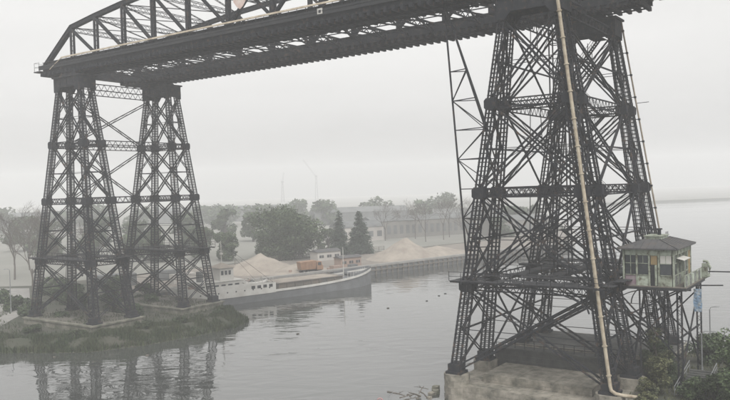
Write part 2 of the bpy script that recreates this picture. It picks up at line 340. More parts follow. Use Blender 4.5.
def make_tower(root, land, first):
    if first:
        pyl.parent = root; pyl.location = (0, 0, 0)
    else: copy_pylon(root, 0)
    copy_pylon(root, GAP)
    for z in LV[1:4]+[39.6]:
        for sx in (-1, 1):
            a = cor(sx, 1, z); b = cor(sx, -1, z)+Vector((0, GAP, 0))
            if z > 39: a.z += 0.9; b.z += 0.9; a.y = 1.85; b.y = GAP-1.85
            s = MB(); s.laced(a, b, 1.05, (0, 0, 1), 0.15, 0.62, 0.08); s.build('cross_strut', STEEL, root)
    for a, b in zip(LV[:-1], LV[1:]):
        for g in (0, 1):
            p = cor(land, 1, a if g else b); q = cor(land, -1, b if g else a)+Vector((0, GAP, 0))
            off = Vector((0.1*(1 if g else -1), 0, 0))
            s = MB(); s.laced(p+off+Vector((0, 0, .3 if g else -.6)), q+off+Vector((0, 0, -.6 if g else .3)), 0.40, (0, 0, 1), 0.15, 2.2, 0.06); s.build('cross_brace', STEEL, root)
    # platform at the first strut level: joists, plank gratings and rails
    dz = 10.62
    for y0, y1 in ((-4.6, 4.4), (GAP-4.4, GAP+4.6)):
        for x in (-7.5, 7.5): 
            s = MB(); s.bar((x, y0, dz-.18), (x, y1, dz-.18), .14, .32); s.build('platform_joist', STEEL2, root)
        for i in range(15):
            x = -8.4+i*1.2
            for ya, yb in ((y0, y0+1.66), (y0+1.7, y0+3.4), (y1-3.4, y1-1.7), (y1-1.66, y1)):
                if (i*7+int(ya*3)) % 9 == 4: continue          # plates rusted away
                e_ = random.uniform(-.1, .1); s = MB(); s.quadbox([(x-.57, ya, dz), (x+.57, ya, dz+e_*.4), (x+.57, yb, dz+e_), (x-.57, yb, dz+e_*.6), (x-.57, ya, dz+.05), (x+.57, ya, dz+.05+e_*.4), (x+.57, yb, dz+.05+e_), (x-.57, yb, dz+.05+e_*.6)]); s.build('platform_plate', STEEL2, root)
        for y in (y0+.05, y1-.05):
            s = MB()
            for zz in (0.55, 1.05): s.bar((-9, y, dz+zz), (9, y, dz+zz), 0.05)
            for i in range(13): s.bar((-9+i*1.5, y, dz+.05), (-9+i*1.5, y, dz+1.08), 0.05)
            s.build('platform_railing', STEEL, root)
        for y in (y0+.1, y1-.1):              # arched brackets under the platform
            pts = []
            s = MB()
            n = 14; c0 = [(7.0*math.cos(math.pi*i/n), y, dz-2.6+2.2*math.sin(math.pi*i/n)) for i in range(n+1)]
            for p, q in zip(c0[:-1], c0[1:]): s.bar(p, q, 0.1, 0.24, (0, 1, 0))
            for i in range(1, n): s.bar(c0[i], (c0[i][0], y, dz-.05), 0.07)
            s.box(-8.9, 8.9, y-.05, y+.05, dz-.16, dz+.0)
            s.build('platform_arch', STEEL, root)

near = thing('lattice_tower', W(0, 0), -ANG, 'dark riveted lattice tower beside the green cabin, with a cream pipe running up it', 'tower')
far = thing('lattice_tower', W(-SPAN, 0), -ANG, 'dark lattice tower on low stone plinths on the grassy bank across the river', 'tower')
make_tower(near, 1, True); make_tower(far, -1, False)

for a, b in zip(LV[:-1], LV[1:]):             # lighter ties on the river side of the near tower
    for g in (0, 1):
        p = cor(-1, 1, a if g else b); q = cor(-1, -1, b if g else a)+Vector((0, GAP, 0))
        s = MB(); s.bar(p+Vector((.08 if g else -.08, 0, 0)), q+Vector((.08 if g else -.08, 0, 0)), .2, .16); s.build('cross_tie', STEEL, near)
    mid = (a+b)/2
    for sx in (-1, 1):
        s = MB(); s.bar(cor(sx, 1, mid), cor(sx, -1, mid)+Vector((0, GAP, 0)), .14, .18); s.build('cross_tie', STEEL, near)
# extras of the near tower: triangular lattice bracket on the river side, stairs, lift guides, lower deck
s0 = MB()
top = Vector((-11.2, 0.0, 43.4)); foot = Vector((-9.0, 0.0, 12.0))
def br(z): return foot.lerp(top, (z-12)/(43.4-12))
s0.bar(foot, top, 0.17)
for sy in (-1, 1):
    s0.bar(top, cor(-1, sy, 27.5 if sy < 0 else 23), 0.17)
    zs = [14, 17.5, 21, 24.5, 28, 31.5, 35]
    for i, z in enumerate(zs):
        e = cor(-1, sy, z) if z <= 27 else top.lerp(cor(-1, sy, 27.5 if sy < 0 else 23), (43.4-z)/(43.4-(27.5 if sy < 0 else 23)))
        s0.bar(br(z), e, 0.1)
        if i+1 < len(zs):
            z2 = zs[i+1]; e2 = cor(-1, sy, z2) if z2 <= 27 else top.lerp(cor(-1, sy, 27.5 if sy < 0 else 23), (43.4-z2)/(43.4-(27.5 if sy < 0 else 23)))
            s0.bar(br(z), e2, 0.1) if i % 2 else s0.bar(e, br(z2), 0.1)
s0.build('river_bracket', STEEL, near)
def stair(a, b, wdt, name='stair_flight'):
    s = MB(); a = Vector(a); b = Vector(b)
    for o in (-wdt/2, wdt/2):
        s.bar(a+Vector((0, o, 0)), b+Vector((0, o, 0)), 0.07, 0.2)
        s.bar(a+Vector((0, o, 1)), b+Vector((0, o, 1)), 0.045)
        for k in range(7): 
            q = a.lerp(b, k/6)+Vector((0, o, 0)); s.bar(q, q+Vector((0, 0, 1)), 0.04)
    n = int(abs(b.z-a.z)/0.25)
    for i in range(n):
        p = a.lerp(b, (i+.5)/n); s.box(p.x-.13, p.x+.13, p.y-wdt/2, p.y+wdt/2, p.z, p.z+.03)
    return s.build(name, STEEL, near)
zz = 10.7; k = 0
while zz < 39:
    z2 = min(zz+4.7, 40.4); half = 3.3-1.6*zz/40
    xa, xb = ((half+1.2, -half+1.2) if k % 2 == 0 else (-half+1.2, half+1.2))
    stair((xa, 12.4+.9*(k % 2), zz), (xb, 12.4+.9*(k % 2), z2), 0.8)
    l = MB(); l.box(xb-.8, xb+.8, 11.9, 14.0, z2-.06, z2); l.build('stair_landing', STEEL2, near)
    zz = z2; k += 1
for y in (6.9, 8.1):
    for x in (-.9, .9):
        g = MB(); g.bar((x, y, 10.6), (x, y, 43.8), 0.13); g.build('lift_guide', STEEL, near)
for z in (13.5, 17, 20.5, 24, 27.5, 31, 34.5, 38):
    g = MB()
    for a, b in (((-.9, 6.9), (.9, 6.9)), ((.9, 6.9), (.9, 8.1)), ((.9, 8.1), (-.9, 8.1)), ((-.9, 8.1), (-.9, 6.9))): g.bar((*a, z), (*b, z), 0.09)
    g.bar((-.9, 6.9, z), (.9, 6.9, z+3.3), .06); g.build('lift_frame', STEEL, near)
for y in (1.0, 2.6, 4.2):                      # low service deck and its railing
    pass
for x in (-4.4, 0.0, 5.6):
    g = MB(); g.box(x-.75, x+.75, 4.4, GAP-4.4, 10.56, 10.63); g.bar((x-.7, 4.4, 10.4), (x-.7, GAP-4.4, 10.4), .12, .3); g.bar((x+.7, 4.4, 10.4), (x+.7, GAP-4.4, 10.4), .12, .3); g.build('gangway', STEEL2, near)
s = MB()
for zz in (.55, 1.05): s.bar((-8, 5.4, 1.34+zz), (8, 5.4, 1.34+zz), .06)
for i in range(14): s.bar((-8+i*16/13, 5.4, 1.34), (-8+i*16/13, 5.4, 2.42), .06)
s.build('railing', STEEL, near)

# ------------------------------------------------------------------ masonry
def block_wall(root, x0, x1, y, z0, z1, course, length, m_, nrm=-1, axis='x', depth=0.35):
    """courses of blocks with recessed joints along one face"""
    z = z1; r = 0; rnd = random.Random(int(abs(x0*7+y*3)))
    while z > z0+0.1:
        h_ = min(course, z-z0); x = x0-(length*0.5 if r % 2 else 0)
        while x < x1:
            a, b = max(x, x0)+.015, min(x+length, x1)-.015
            if b-a > 0.15:
                p = rnd.uniform(0, .05); mb = MB()
                if axis == 'x':
                    yy = y+nrm*p
                    mb.box(a, b, min(yy, y-nrm*depth), max(yy, y-nrm*depth), z-h_+.015, z-.015)
                else:
                    yy = y+nrm*p
                    mb.box(min(yy, y-nrm*depth), max(yy, y-nrm*depth), a, b, z-h_+.015, z-.015)
                mb.build('stone_block', m_, root)
            x += length
        z -= h_; r += 1
pier = thing('stone_foundation', W(0, 0, WATER), -ANG, 'stepped pale stone foundation with a rounded corner pier under the tower by the cabin', 'foundation')
dz = -WATER
m = MB(); m.box(-9.8, 10.2, -4.6, 4.9, -1.2, dz-1.25); m.build('core', MORTAR, pier)
block_wall(pier, -9.8, 10.2, -4.6, -1.1, dz-1.2, .62, 1.5, STONE, -1, 'x')
block_wall(pier, -4.6, 4.9, -9.8, -1.1, dz-1.2, .62, 1.5, STONE, -1, 'y')
for i in range(13):
    for j in range(6):
        x, y = -9.8+i*20/13, -4.6+j*9.5/6
        m = MB(); m.box(x+.012, x+20/13-.012, y+.012, y+9.5/6-.012, dz-1.3, dz-1.18+random.uniform(0, .05)); m.build('coping_slab', STONE, pier)
m = MB(); m.box(-6.3, 6.3, -2.0, 4.3, dz-1.25, dz-.45); m.build('upper_step', MORTAR, pier)
block_wall(pier, -6.3, 6.3, -2.0, dz-1.15, dz-.38, .4, 1.35, STONE, -1, 'x', .3)
for i in range(9):
    x = -6.3+i*1.4
    m = MB(); m.box(x+.012, x+1.388, -2.0, 4.3, dz-.38, dz-.25+random.uniform(0, .03)); m.build('coping_slab', STONE, pier)
for sx in (-1, 1):                             # round-nosed piers carrying the legs
    for sy in (-1, 1):
        cx, cy = sx*8.73, sy*3.77; rr = 1.45
        n = 12
        for c in range(6):
            z1 = dz-c*.72-.0; z0 = z1-.70
            if z1 < 0.1: break
            mb = MB(); pr = [(cx+rr*1.02*math.cos(2*math.pi*(i+.5*(c % 2))/n), cy+rr*1.02*math.sin(2*math.pi*(i+.5*(c % 2))/n)) for i in range(n)]
            mb.prism(pr, max(z0, -1.1), z1); mb.build('pier_drum', STONE, pier)
foot_b = thing('stone_foundation', W(0, GAP, WATER), -ANG, 'low dark stone foundation under the pylon behind the control cabin', 'foundation')
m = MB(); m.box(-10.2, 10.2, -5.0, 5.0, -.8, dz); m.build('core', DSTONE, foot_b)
m = MB(); m.box(-10.4, 10.4, -5.2, 5.2, dz-.5, dz-.003); m.build('coping', STONE, foot_b)
wall = thing('masonry_block', W(0, 0, NZ), -ANG, 'dark railed masonry block between the two pylons of the tower with the cabin', 'wall')
m = MB(); m.box(-8.2, 8.2, 5.25, 6.7, -2.8, 2.05); m.build('core', MATS['mortar'], wall)
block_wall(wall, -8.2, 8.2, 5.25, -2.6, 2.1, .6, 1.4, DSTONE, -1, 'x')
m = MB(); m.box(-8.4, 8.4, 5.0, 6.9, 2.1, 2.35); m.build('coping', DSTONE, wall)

for y, lab in ((0, 'pale weathered stone plinth on the grassy bank, the one with its corner towards the water'), (GAP, 'pale stone plinth on the grassy bank, the one beside the moored barge')):
    p = thing('stone_plinth', W(-SPAN, y, GZ-.8), -ANG, lab, 'plinth')
    hh = -(GZ-.8)
    m = MB(); m.box(-10.0, 10.0, -5.1, 5.1, 0, hh-.02); m.build('core', MORTAR, p)
    for i in range(10):
        for yy, nr in ((-5.1, -1), (5.1, 1)):
            m = MB(); x = -10+2*i; m.box(x+.02, x+1.98, min(yy, yy+nr*.14), max(yy, yy+nr*.14), 0.0, hh-.32+random.uniform(-.12, .08)); m.build('stone_block', MOSSY, p)
    for i in range(5):
        for xx, nr in ((10.0, 1), (-10.0, -1)):
            m = MB(); yy = -5.1+2.04*i; m.box(min(xx, xx+nr*.14), max(xx, xx+nr*.14), yy+.02, yy+2.02, 0.0, hh-.32+random.uniform(-.12, .08)); m.build('stone_block', MOSSY, p)
    for b4 in ((-10.3, 10.3, -5.4, -4.7), (-10.3, 10.3, 4.7, 5.4), (-10.3, -9.6, -4.69, 4.69), (9.6, 10.3, -4.69, 4.69)):
        m = MB(); m.box(*b4, hh-.26, hh-.004); m.build('coping', MOSSY, p)
    m = MB(); m.box(-9.59, 9.59, -4.69, 4.69, hh-.3, hh-.06); m.build('earth_fill', EARTH, p)

# ------------------------------------------------------------------ the span
span = thing('bridge_span', W(-SPAN/2, GAP/2, 43.6), -ANG, 'long dark steel truss span carried high over the river by two lattice towers', 'bridge')
# local frame: x = X + SPAN/2, y = Y - GAP/2, z = height - 43.6
HALF = [4.4, 13.0, 21.1, 28.6, 36.0, 42.8]
XP = [-x for x in reversed(HALF)]+HALF
XE = 51.3
def ztop(x):
    x = abs(x); return 10.9-3.4*(x/43.0)**2 if x <= 43 else 7.5
ZB = 1.55                                       # centre of the bottom chord
def make_truss(y, nearside):
    b = MB()
    b.box(-XE, XE, y-.35, y+.35, ZB-.62, ZB+.62); b.box(-XE, XE, y-.6, y+.6, ZB+.62, ZB+.7); b.box(-XE, XE, y-.6, y+.6, ZB-.7, ZB-.62)
    for i in range(52): 
        x = -XE+1+i*2*(XE-1)/51; b.box(x-.05, x+.05, y-.5, y+.5, ZB-.6, ZB+.6)
    root = b.build('truss', STEEL, span)
    nodes = [(-XE, ZB)]+[(x, ztop(x)) for x in XP]+[(XE, ZB)]
    for (xa, za), (xb, zb) in zip(nodes[:-1], nodes[1:]):
        t = MB(); t.bar((xa, y, za), (xb, y, zb), 0.75, 0.62, (0, 0, 1)); 
        t.bar((xa, y, za+.34), (xb, y, zb+.34), 1.05, 0.06, (0, 0, 1)); t.build('top_chord', STEEL, root)
    for i, x in enumerate(XP):
        t = MB(); t.laced((x, y, ZB+.6), (x, y, ztop(x)-.2), 0.62, (0, 1, 0), 0.24, 0.9, 0.07)
        t.box(x-.27, x+.27, y-.03, y+.03, ZB+.6, ztop(x)-.2) if False else None
        t.bar((x, y-.3, ZB+.6), (x, y-.3, ztop(x)-.2), .62, .08, (0, 1, 0)); t.bar((x, y+.3, ZB+.6), (x, y+.3, ztop(x)-.2), .62, .08, (0, 1, 0))
        t.build('post', STEEL, root)
    allx = XP
    for xa, xb in zip(allx[:-1], allx[1:]):
        if abs(xa+xb) < 1: 
            pr = [(xa, xb), (xb, xa)]
        elif xa < 0: pr = [(xa, xb)]
        else: pr = [(xb, xa)]
        for k, (p, q) in enumerate(pr):
            t = MB(); o = .12*(1 if k else -1)
            t.laced((p, y+o, ztop(p)-.3), (q, y+o, ZB+.6), 0.5, (0, 1, 0), 0.18, 1.0, 0.06)
            t.bar((p, y-.24+o, ztop(p)-.3), (q, y-.24+o, ZB+.6), .48, .06, (0, 1, 0)); t.build('diagonal', STEEL, root)
    return root
YT = GAP/2
make_truss(-YT, True); make_truss(YT, False)
for x in XP:                                     # laced portal struts between the two top chords
    s = MB()
    for o in (-.35, .35): s.laced((x+o, -YT+.3, ztop(x)-.35), (x+o, YT-.3, ztop(x)-.35), 0.75, (0, 0, 1), 0.09, 0.7, 0.05)
    s.build('portal_strut', STEEL, span)
for xa, xb in zip(XP[:-1], XP[1:]):
    for g in (-1, 1):
        s = MB(); s.laced((xa, -g*YT, ztop(xa)-.2+.06*g), (xb, g*YT, ztop(xb)-.2+.06*g), 0.3, (1, 0, 0), 0.08, 1.1, 0.05); s.build('wind_brace', STEEL, span)
# floor: cross girders, carriage stringers with sleepers on both sides, open lattice in the middle
for x in [-49.5]+XP+[49.5]:
    s = MB(); s.laced((x, -YT-1.0, .85), (x, YT+1.0, .85), 1.0, (0, 0, 1), 0.2, 1.5, 0.12, True)
    s.build('cross_girder', STEEL, span)
for y in (-YT-.9, -YT+1.7, -YT+3.5, YT-3.5, YT-1.7, YT+.9):
    s = MB(); s.box(-XE+.8, XE-.8, y-.12, y+.12, .06, .95); s.box(-XE+.8, XE-.8, y-.3, y+.3, -.0, .06); s.build('stringer', STEEL, span)
n = 82; proto = {}
for i in range(n):
    x = -XE+1.3+i*(2*XE-2.6)/(n-1)
    for sg in (-1, 1):
        if sg not in proto:
            s = MB(); y0, y1 = sorted((sg*(YT+1.75), sg*(YT-3.9))); s.box(-.2, .2, y0, y1, -.2, .3); s.box(-.13, .13, y0+.1, y1-.1, .3, .42)
            proto[sg] = s.build('sleeper', STEEL, span, (x, 0, -.32))
        else: share(proto[sg], span, (x, 0, -.32))
for y in (-YT+.6, -YT+2.6, YT-2.6, YT-.6):
    s = MB(); s.box(-XE+1, XE-1, y-.07, y+.07, -.7, -.525); s.build('carriage_rail', STEEL, span)
for xa, xb in zip(XP[:-1], XP[1:]):
    for h0, h1 in ((xa, (xa+xb)/2), ((xa+xb)/2, xb)):
        for g in (-1, 1):
            s = MB(); s.bar((h0, -g*(YT-4), .25+.12*g), (h1, g*(YT-4), .25+.12*g), .2, .16); s.build('floor_brace', STEEL, span)
for y in (0,):
    s = MB(); s.laced((-XE+2, y, 1.2), (XE-2, y, 1.2), .9, (0, 0, 1), .13, 1.2, .07); s.build('middle_stringer', STEEL, span)
# walkway with handrail on the outside of each truss
for sg in (-1, 1):
    y = sg*(YT+1.35)
    s = MB(); s.box(-XE, XE, min(sg*(YT+.62), y+sg*.1), max(sg*(YT+.62), y+sg*.1), 1.25, 1.33); s.build('walkway', STEEL2, span)
    s = MB(); s.box(-XE, XE, y-.04, y+.04, .75, 1.55); s.build('fascia', STEEL2, span)
    s = MB(); s.bar((-XE+7.0, y, 2.28), (XE-7, y, 2.28), .2, .24); s.bar((-XE+7.0, y, 2.28), (-XE+3.4, y, .6), .11); s.bar((XE-7.0, y, 2.28), (XE-3.4, y, .6), .11)
    s.build('handrail', RAIL, span)
    hp = None
    for i in range(60):
        x = -XE+7+i*2*(XE-7)/59
        if hp is None: s = MB(); s.bar((0, 0, 0), (0, 0, .92), .06); hp = s.build('handrail_post', STEEL, span, (x, y, 1.3))
        else: share(hp, span, (x, y, 1.3))
for sx in (-1, 1):                               # end platforms with small railings, portal between the end posts
    s = MB(); s.box(min(sx*XE, sx*(XE+1.9)), max(sx*XE, sx*(XE+1.9)), -YT-1.2, YT+1.2, .55, .72); s.build('end_platform', STEEL2, span)
    s = MB()
    for y in (-YT-1.1, -YT+1.2, YT-1.2, YT+1.1):
        for x in (XE+.3, XE+1.8): s.bar((sx*x, y, .7), (sx*x, y, 2.3), .06)
        for z in (1.5, 2.28): s.bar((sx*(XE+.3), y, z), (sx*(XE+1.8), y, z), .05)
    for z in (1.5, 2.28): s.bar((sx*(XE+1.8), -YT-1.1, z), (sx*(XE+1.8), YT+1.1, z), .05)
    s.build('end_railing', LAMPM, span)
    s = MB(); s.box(sx*(XE-.6)-.15, sx*(XE-.6)+.15, -YT, YT, .3, 1.9); s.build('end_girder', STEEL, span)
for px in (-SPAN/2, SPAN/2):                     # bearings on the pylon heads
    for y in (-YT, YT):
        s = MB(); s.box(px-1.5, px+1.5, y-1.0, y+1.0, .0, .36); s.box(px-.8, px+.8, y-.6, y+.6, .36, .95); s.build('bearing', STEEL, span)
s = MB(); s.box(13.3, 14.15, -YT-1.45, -YT-1.40, .9, 1.65); o = s.build('number_plate', WHITE, span)
s = MB(); s.box(13.53, 13.92, -YT-1.47, -YT-1.452, 1.05, 1.42); s.build('plate_mark', DARK, span)
# painted shield and ribbon sign fixed to the near truss
s = MB(); x0 = -1.3
s.slab([(x0-1.3, -YT-.75, 6.50), (x0+1.3, -YT-.75, 6.50), (x0+1.3, -YT-.75, 5.30), (x0+.6, -YT-.75, 4.40), (x0, -YT-.75, 4.05), (x0-.6, -YT-.75, 4.40), (x0-1.3, -YT-.75, 5.30)], (0, .06, 0)); s.build('shield_sign', mat('faded_salmon', (0.50, 0.35, 0.30), (0.60, 0.52, 0.48), 1.2, 0.7), span)
s = MB(); x0 = 2.2
s.slab([(x0-1.7, -YT-.75, 6.50), (x0+1.7, -YT-.75, 6.50), (x0+1.6, -YT-.75, 5.50), (x0+.5, -YT-.75, 5.05), (x0-.9, -YT-.75, 5.20), (x0-1.7, -YT-.75, 5.70)], (0, .06, 0)); s.build('ribbon_sign', mat('faded_cream', (0.58, 0.54, 0.46), (0.42, 0.40, 0.35), 1.5, 0.7), span)

# ------------------------------------------------------------------ cream pipe and thin conduit on the near tower
def pt_leg(z, sx, sy, ox, oy):
    c = cor(sx, sy, z); return Vector((c.x+ox, c.y+oy, z))
pp = thing('drain_pipe', W(0, 0), -ANG, 'long cream pipe running down the tower leg to an elbow at its foot', 'pipe')
P0 = [pt_leg(z, 1, -1, 0.42, -leg_w(z)/2-.38) for z in (47.5, 40, 30, 20, 10, 1.0)]
P0[0] = Vector((P0[1].x-.8, P0[1].y-.35, 47.5))
low = P0[-1]
s = MB(); s.tube(P0+[low+Vector((.12, -.05, -.45)), low+Vector((.5, .1, -.75)), low+Vector((1.1, .4, -.92)), low+Vector((3.4, 1.5, -1.2))], .19, 12); s.build('pipe', PIPE, pp, smooth=True)
for i in range(15):
    z = 2.0+i*2.9; k = None
    for a, b in zip(P0[:-1], P0[1:]):
        if b.z <= z <= a.z: k = b.lerp(a, (z-b.z)/(a.z-b.z)); d = (a-b).normalized()
    if k is None: continue
    s = MB(); s.tube([k-d*.07, k+d*.07], .28, 12); s.build('collar', PIPE, pp)
    s = MB(); s.bar(k, k+Vector((-.15, .6, 0)), .07); s.build('clip', STEEL, pp)
cp = thing('conduit', W(0, GAP), -ANG, 'thin tan conduit clipped along the tower leg above the cabin', 'conduit')
C0 = [pt_leg(z, 1, 1, .9, .45) for z in (42.5, 30, 20, 11)]
s = MB(); s.tube(C0, .11, 8); s.build('pipe', mat('tan_conduit', (0.30, 0.26, 0.20), (0.2, 0.16, 0.12), 1, 0.7), cp)
for i in range(11):
    z = 12+i*2.9; c = pt_leg(z, 1, 1, .9, .45); s = MB(); s.bar(c, cor(1, 1, z), .09); s.bar(c+Vector((0, 0, -.12)), c+Vector((0, 0, .12)), .28); s.build('clip', STEEL, cp)
s = MB(); c = pt_leg(31.5, 1, 1, .9, .45); s.bar(c, c+Vector((1.6, 0, .05)), .07); s.build('spur', STEEL, cp)

# ------------------------------------------------------------------ control cabin on its platform
cab = thing('control_cabin', W(0, 0, NZ), -ANG, 'weathered pale green control cabin with hipped roof, perched on posts beside the lattice tower', 'cabin')
FZ = 10.0-NZ; X0, X1, Y0, Y1 = 8.0, 13.3, 4.3, 12.6; HT = 3.95
m = MB(); m.box(6.0, 14.6, 3.7, 13.6, FZ-.34, FZ-.06); m.build('platform', STEEL2, cab)
for i in range(11):
    y = 3.7+i*.9; m = MB(); m.box(6.0, 14.6, y+.015, y+.885, FZ-.06, FZ); m.build('plank', WOOD, cab)
m = MB(); m.box(X0+.1, X1-.1, Y0+.1, Y1-.1, FZ, FZ+.12); m.build('floor', DARK, cab)
TH = .1
def bay(face, a, b, kind, pm):
    """one bay of the cabin wall between a and b: lower panel, window or door, transom, frieze"""
    def bx(u0, u1, z0, z1, o0=0.0, o1=TH):
        mb = MB()
        if face == 'front': mb.box(u0, u1, Y0+o0, Y0+o1, z0, z1)
        elif face == 'back': mb.box(u0, u1, Y1-o1, Y1-o0, z0, z1)
        elif face == 'right': mb.box(X1-o1, X1-o0, u0, u1, z0, z1)
        else: mb.box(X0+o0, X0+o1, u0, u1, z0, z1)
        return mb
    zf = FZ
    bx(a, b, zf+3.3, zf+HT).build('frieze_panel', GREENL, cab)
    if kind == 'door':
        bx(a+.08, b-.08, zf+2.3, zf+3.28, .02, TH-.02).build('transom_panel', TANP, cab)
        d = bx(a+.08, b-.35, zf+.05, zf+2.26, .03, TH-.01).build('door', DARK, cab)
        q = bx(b-.33, b-.1, zf+.05, zf+2.26, -.02, .05); q.build('door_leaf_edge', GREENP, cab)
    elif kind == 'solid':
        bx(a, b, zf, zf+3.28, .015, TH).build('wall_panel', pm, cab)
    else:
        bx(a, b, zf, zf+1.12, .015, TH).build('lower_panel', pm, cab)
        wn = bx(a+.05, b-.05, zf+1.12, zf+1.2, -.05, TH).build('window_sill', GREENP, cab)
        zt = zf+2.42
        bx(a+.05, b-.05, zf+1.22, zt-.04, .05, .07).build('pane', GLASS, cab)
        if kind == 'open': bx(a+.05, b-.05, zt+.04, zf+3.28, .03, .05).build('pane', WHITE, cab)
        else: bx(a+.05, b-.05, zt+.04, zf+3.28, .05, .07).build('pane', GLASS, cab)
        bx(a+.05, b-.05, zt-.04, zt+.04, .0, TH).build('window_rail', GREENP, cab)
        c = (a+b)/2
        bx(c-.03, c+.03, zt+.04, zf+3.28, .01, TH).build('glazing_bar', GREENP, cab)
        if kind == 'two': bx(c-.035, c+.035, zf+1.22, zt-.04, .01, TH).build('glazing_bar', GREENP, cab)
def posts(face, us):
    for u_ in us:
        mb = MB()
        if face == 'front': mb.box(u_-.09, u_+.09, Y0-.06, Y0+.12, FZ, FZ+HT)
        elif face == 'back': mb.box(u_-.09, u_+.09, Y1-.12, Y1+.06, FZ, FZ+HT)
        elif face == 'right': mb.box(X1-.12, X1+.06, u_-.09, u_+.09, FZ, FZ+HT)
        else: mb.box(X0-.06, X0+.12, u_-.09, u_+.09, FZ, FZ+HT)
        mb.build('wall_post', GREENP, cab)
fb = [8.12, 9.45, 10.75, 11.75, 13.18]
for (a, b), (kd, pm) in zip(zip(fb[:-1], fb[1:]), (('two', PINKP), ('win', GREENL), ('door', None), ('open', GREENP))): bay('front', a+.09, b-.09, kd, pm)
posts('front', [X0+.04]+fb[1:-1]+[X1-.04])
sb = [Y0+.15+i*(Y1-Y0-.3)/5 for i in range(6)]
for i, (a, b) in enumerate(zip(sb[:-1], sb[1:])):
    bay('right', a+.09, b-.09, ('win', 'two', 'two', 'win', 'solid')[i], (SCRAWL, SCRAWL, GREENP, SCRAWL, TANP)[i])
    bay('left', a+.09, b-.09, 'solid' if i % 2 else 'win', GREENP)
posts('right', sb[1:-1]+[Y1-.04]); posts('left', sb[1:-1]+[Y1-.04])
for (a, b) in zip(fb[:-1], fb[1:]): bay('back', a+.09, b-.09, 'win', GREENP)
posts('back', fb[1:-1])
m = MB(); e = .5; zr = FZ+HT; rise = 0.95; i1 = 2.35
xo0, xo1, yo0, yo1 = X0-e, X1+e, Y0-e, Y1+e
m.v = [(xo0, yo0, zr), (xo1, yo0, zr), (xo1, yo1, zr), (xo0, yo1, zr), (xo0, yo0, zr+.14), (xo1, yo0, zr+.14), (xo1, yo1, zr+.14), (xo0, yo1, zr+.14),
       (xo0+i1, yo0+i1, zr+rise), (xo1-i1, yo0+i1, zr+rise), (xo1-i1, yo1-i1, zr+rise), (xo0+i1, yo1-i1, zr+rise)]
m.f = [(3, 2, 1, 0), (0, 1, 5, 4), (1, 2, 6, 5), (2, 3, 7, 6), (3, 0, 4, 7), (4, 5, 9, 8), (5, 6, 10, 9), (6, 7, 11, 10), (7, 4, 8, 11), (8, 9, 10, 11)]
rf = m.build('roof', ROOF, cab)
for a, b in ((4, 8), (5, 9), (6, 10), (7, 11)):
    s = MB(); s.bar(Vector(m.v[a])+Vector((0, 0, .03)), Vector(m.v[b])+Vector((0, 0, .03)), .12, .07); s.build('hip_cap', MATS['roof_sheet'], rf)
for i in range(9):                              # standing seams on the two slopes in view
    x = xo0+.4+i*(xo1-xo0-.8)/8; k = min(1, min(x-xo0, xo1-x)/i1)
    s = MB(); s.bar((x, yo0+.02, zr+.16), (x, yo0+i1*k, zr+.16+(rise-.14)*k), .05, .05); s.build('seam', ROOF, rf)
for i in range(12):
    y = yo0+.4+i*(yo1-yo0-.8)/11; k = min(1, min(y-yo0, yo1-y)/i1)
    s = MB(); s.bar((xo1-.02, y, zr+.16), (xo1-i1*k, y, zr+.16+(rise-.14)*k), .05, .05); s.build('seam', ROOF, rf)
cx = (X0+X1)/2
s = MB(); s.box(cx-.85, cx+.85, 6.6, 9.6, zr+rise-.02, zr+rise+.28); s.build('roof_lantern', GREENL, rf)
s = MB(); s.box(cx-1.0, cx+1.0, 6.45, 9.75, zr+rise+.28, zr+rise+.36); s.build('lantern_lid', GREENP, rf)
s = MB(); s.tube([(cx+.3, 8.2, zr+rise+.3), (cx+.3, 8.2, zr+rise+.95)], .2, 8); s.tube([(cx+.3, 8.2, zr+rise+.95), (cx+.3, 8.2, zr+rise+1.1)], .34, 8); s.build('vent', STEEL, rf)
for y in (9.9, 10.4, 10.9): 
    s = MB(); s.bar((cx+.6, y, zr+rise-.1), (cx+.6, y, zr+rise+.6), .05); s.build('rod', STEEL, rf)
# gallery on the land side with boarded parapet
for i in range(8):
    y = 4.4+i*1.12; s = MB(); s.box(14.3, 14.38, y+.03, y+1.09, FZ, FZ+1.05+.12*(i % 3 == 1)); s.build('parapet_board', (SCRAWL, GREENP, SCRAWL, GREENL)[i % 4], cab)
s = MB(); s.bar((14.34, 4.4, FZ+1.2), (14.34, 13.4, FZ+1.2), .08); s.build('parapet_rail', GREENP, cab)
for y in (4.4, 7.4, 10.4, 13.4):
    s = MB(); s.bar((14.34, y, FZ), (14.34, y, FZ+1.25), .09); s.build('parapet_post', GREENP, cab)
s = MB(); s.slab([(X1+.03, 5.4, FZ+2.95), (X1+.8, 5.4, FZ+2.75), (X1+.8, 8.6, FZ+2.75), (X1+.03, 8.6, FZ+2.95)], (0, 0, .05)); s.build('awning', WHITE, cab)
s = MB(); c0 = [(14.55, 13.2, FZ+.0), (15.1, 13.4, FZ+.3), (15.2, 13.4, FZ+1.2), (14.9, 13.3, FZ+1.9), (14.5, 13.2, FZ+1.95)]
s.tube(c0, .16, 8); s.box(14.4, 15.0, 13.0, 13.35, FZ+.1, FZ+1.7); s.build('end_bracket', GREENP, cab)
s = MB(); s.bar((14.6, 13.3, FZ+.75), (18.4, 13.9, FZ+.75), .13); s.build('boom', STEEL, cab)
s = MB(); s.bar((14.4, 8.2, FZ-.25), (17.2, 9.4, FZ-.25), .13); s.build('boom', STEEL, cab)
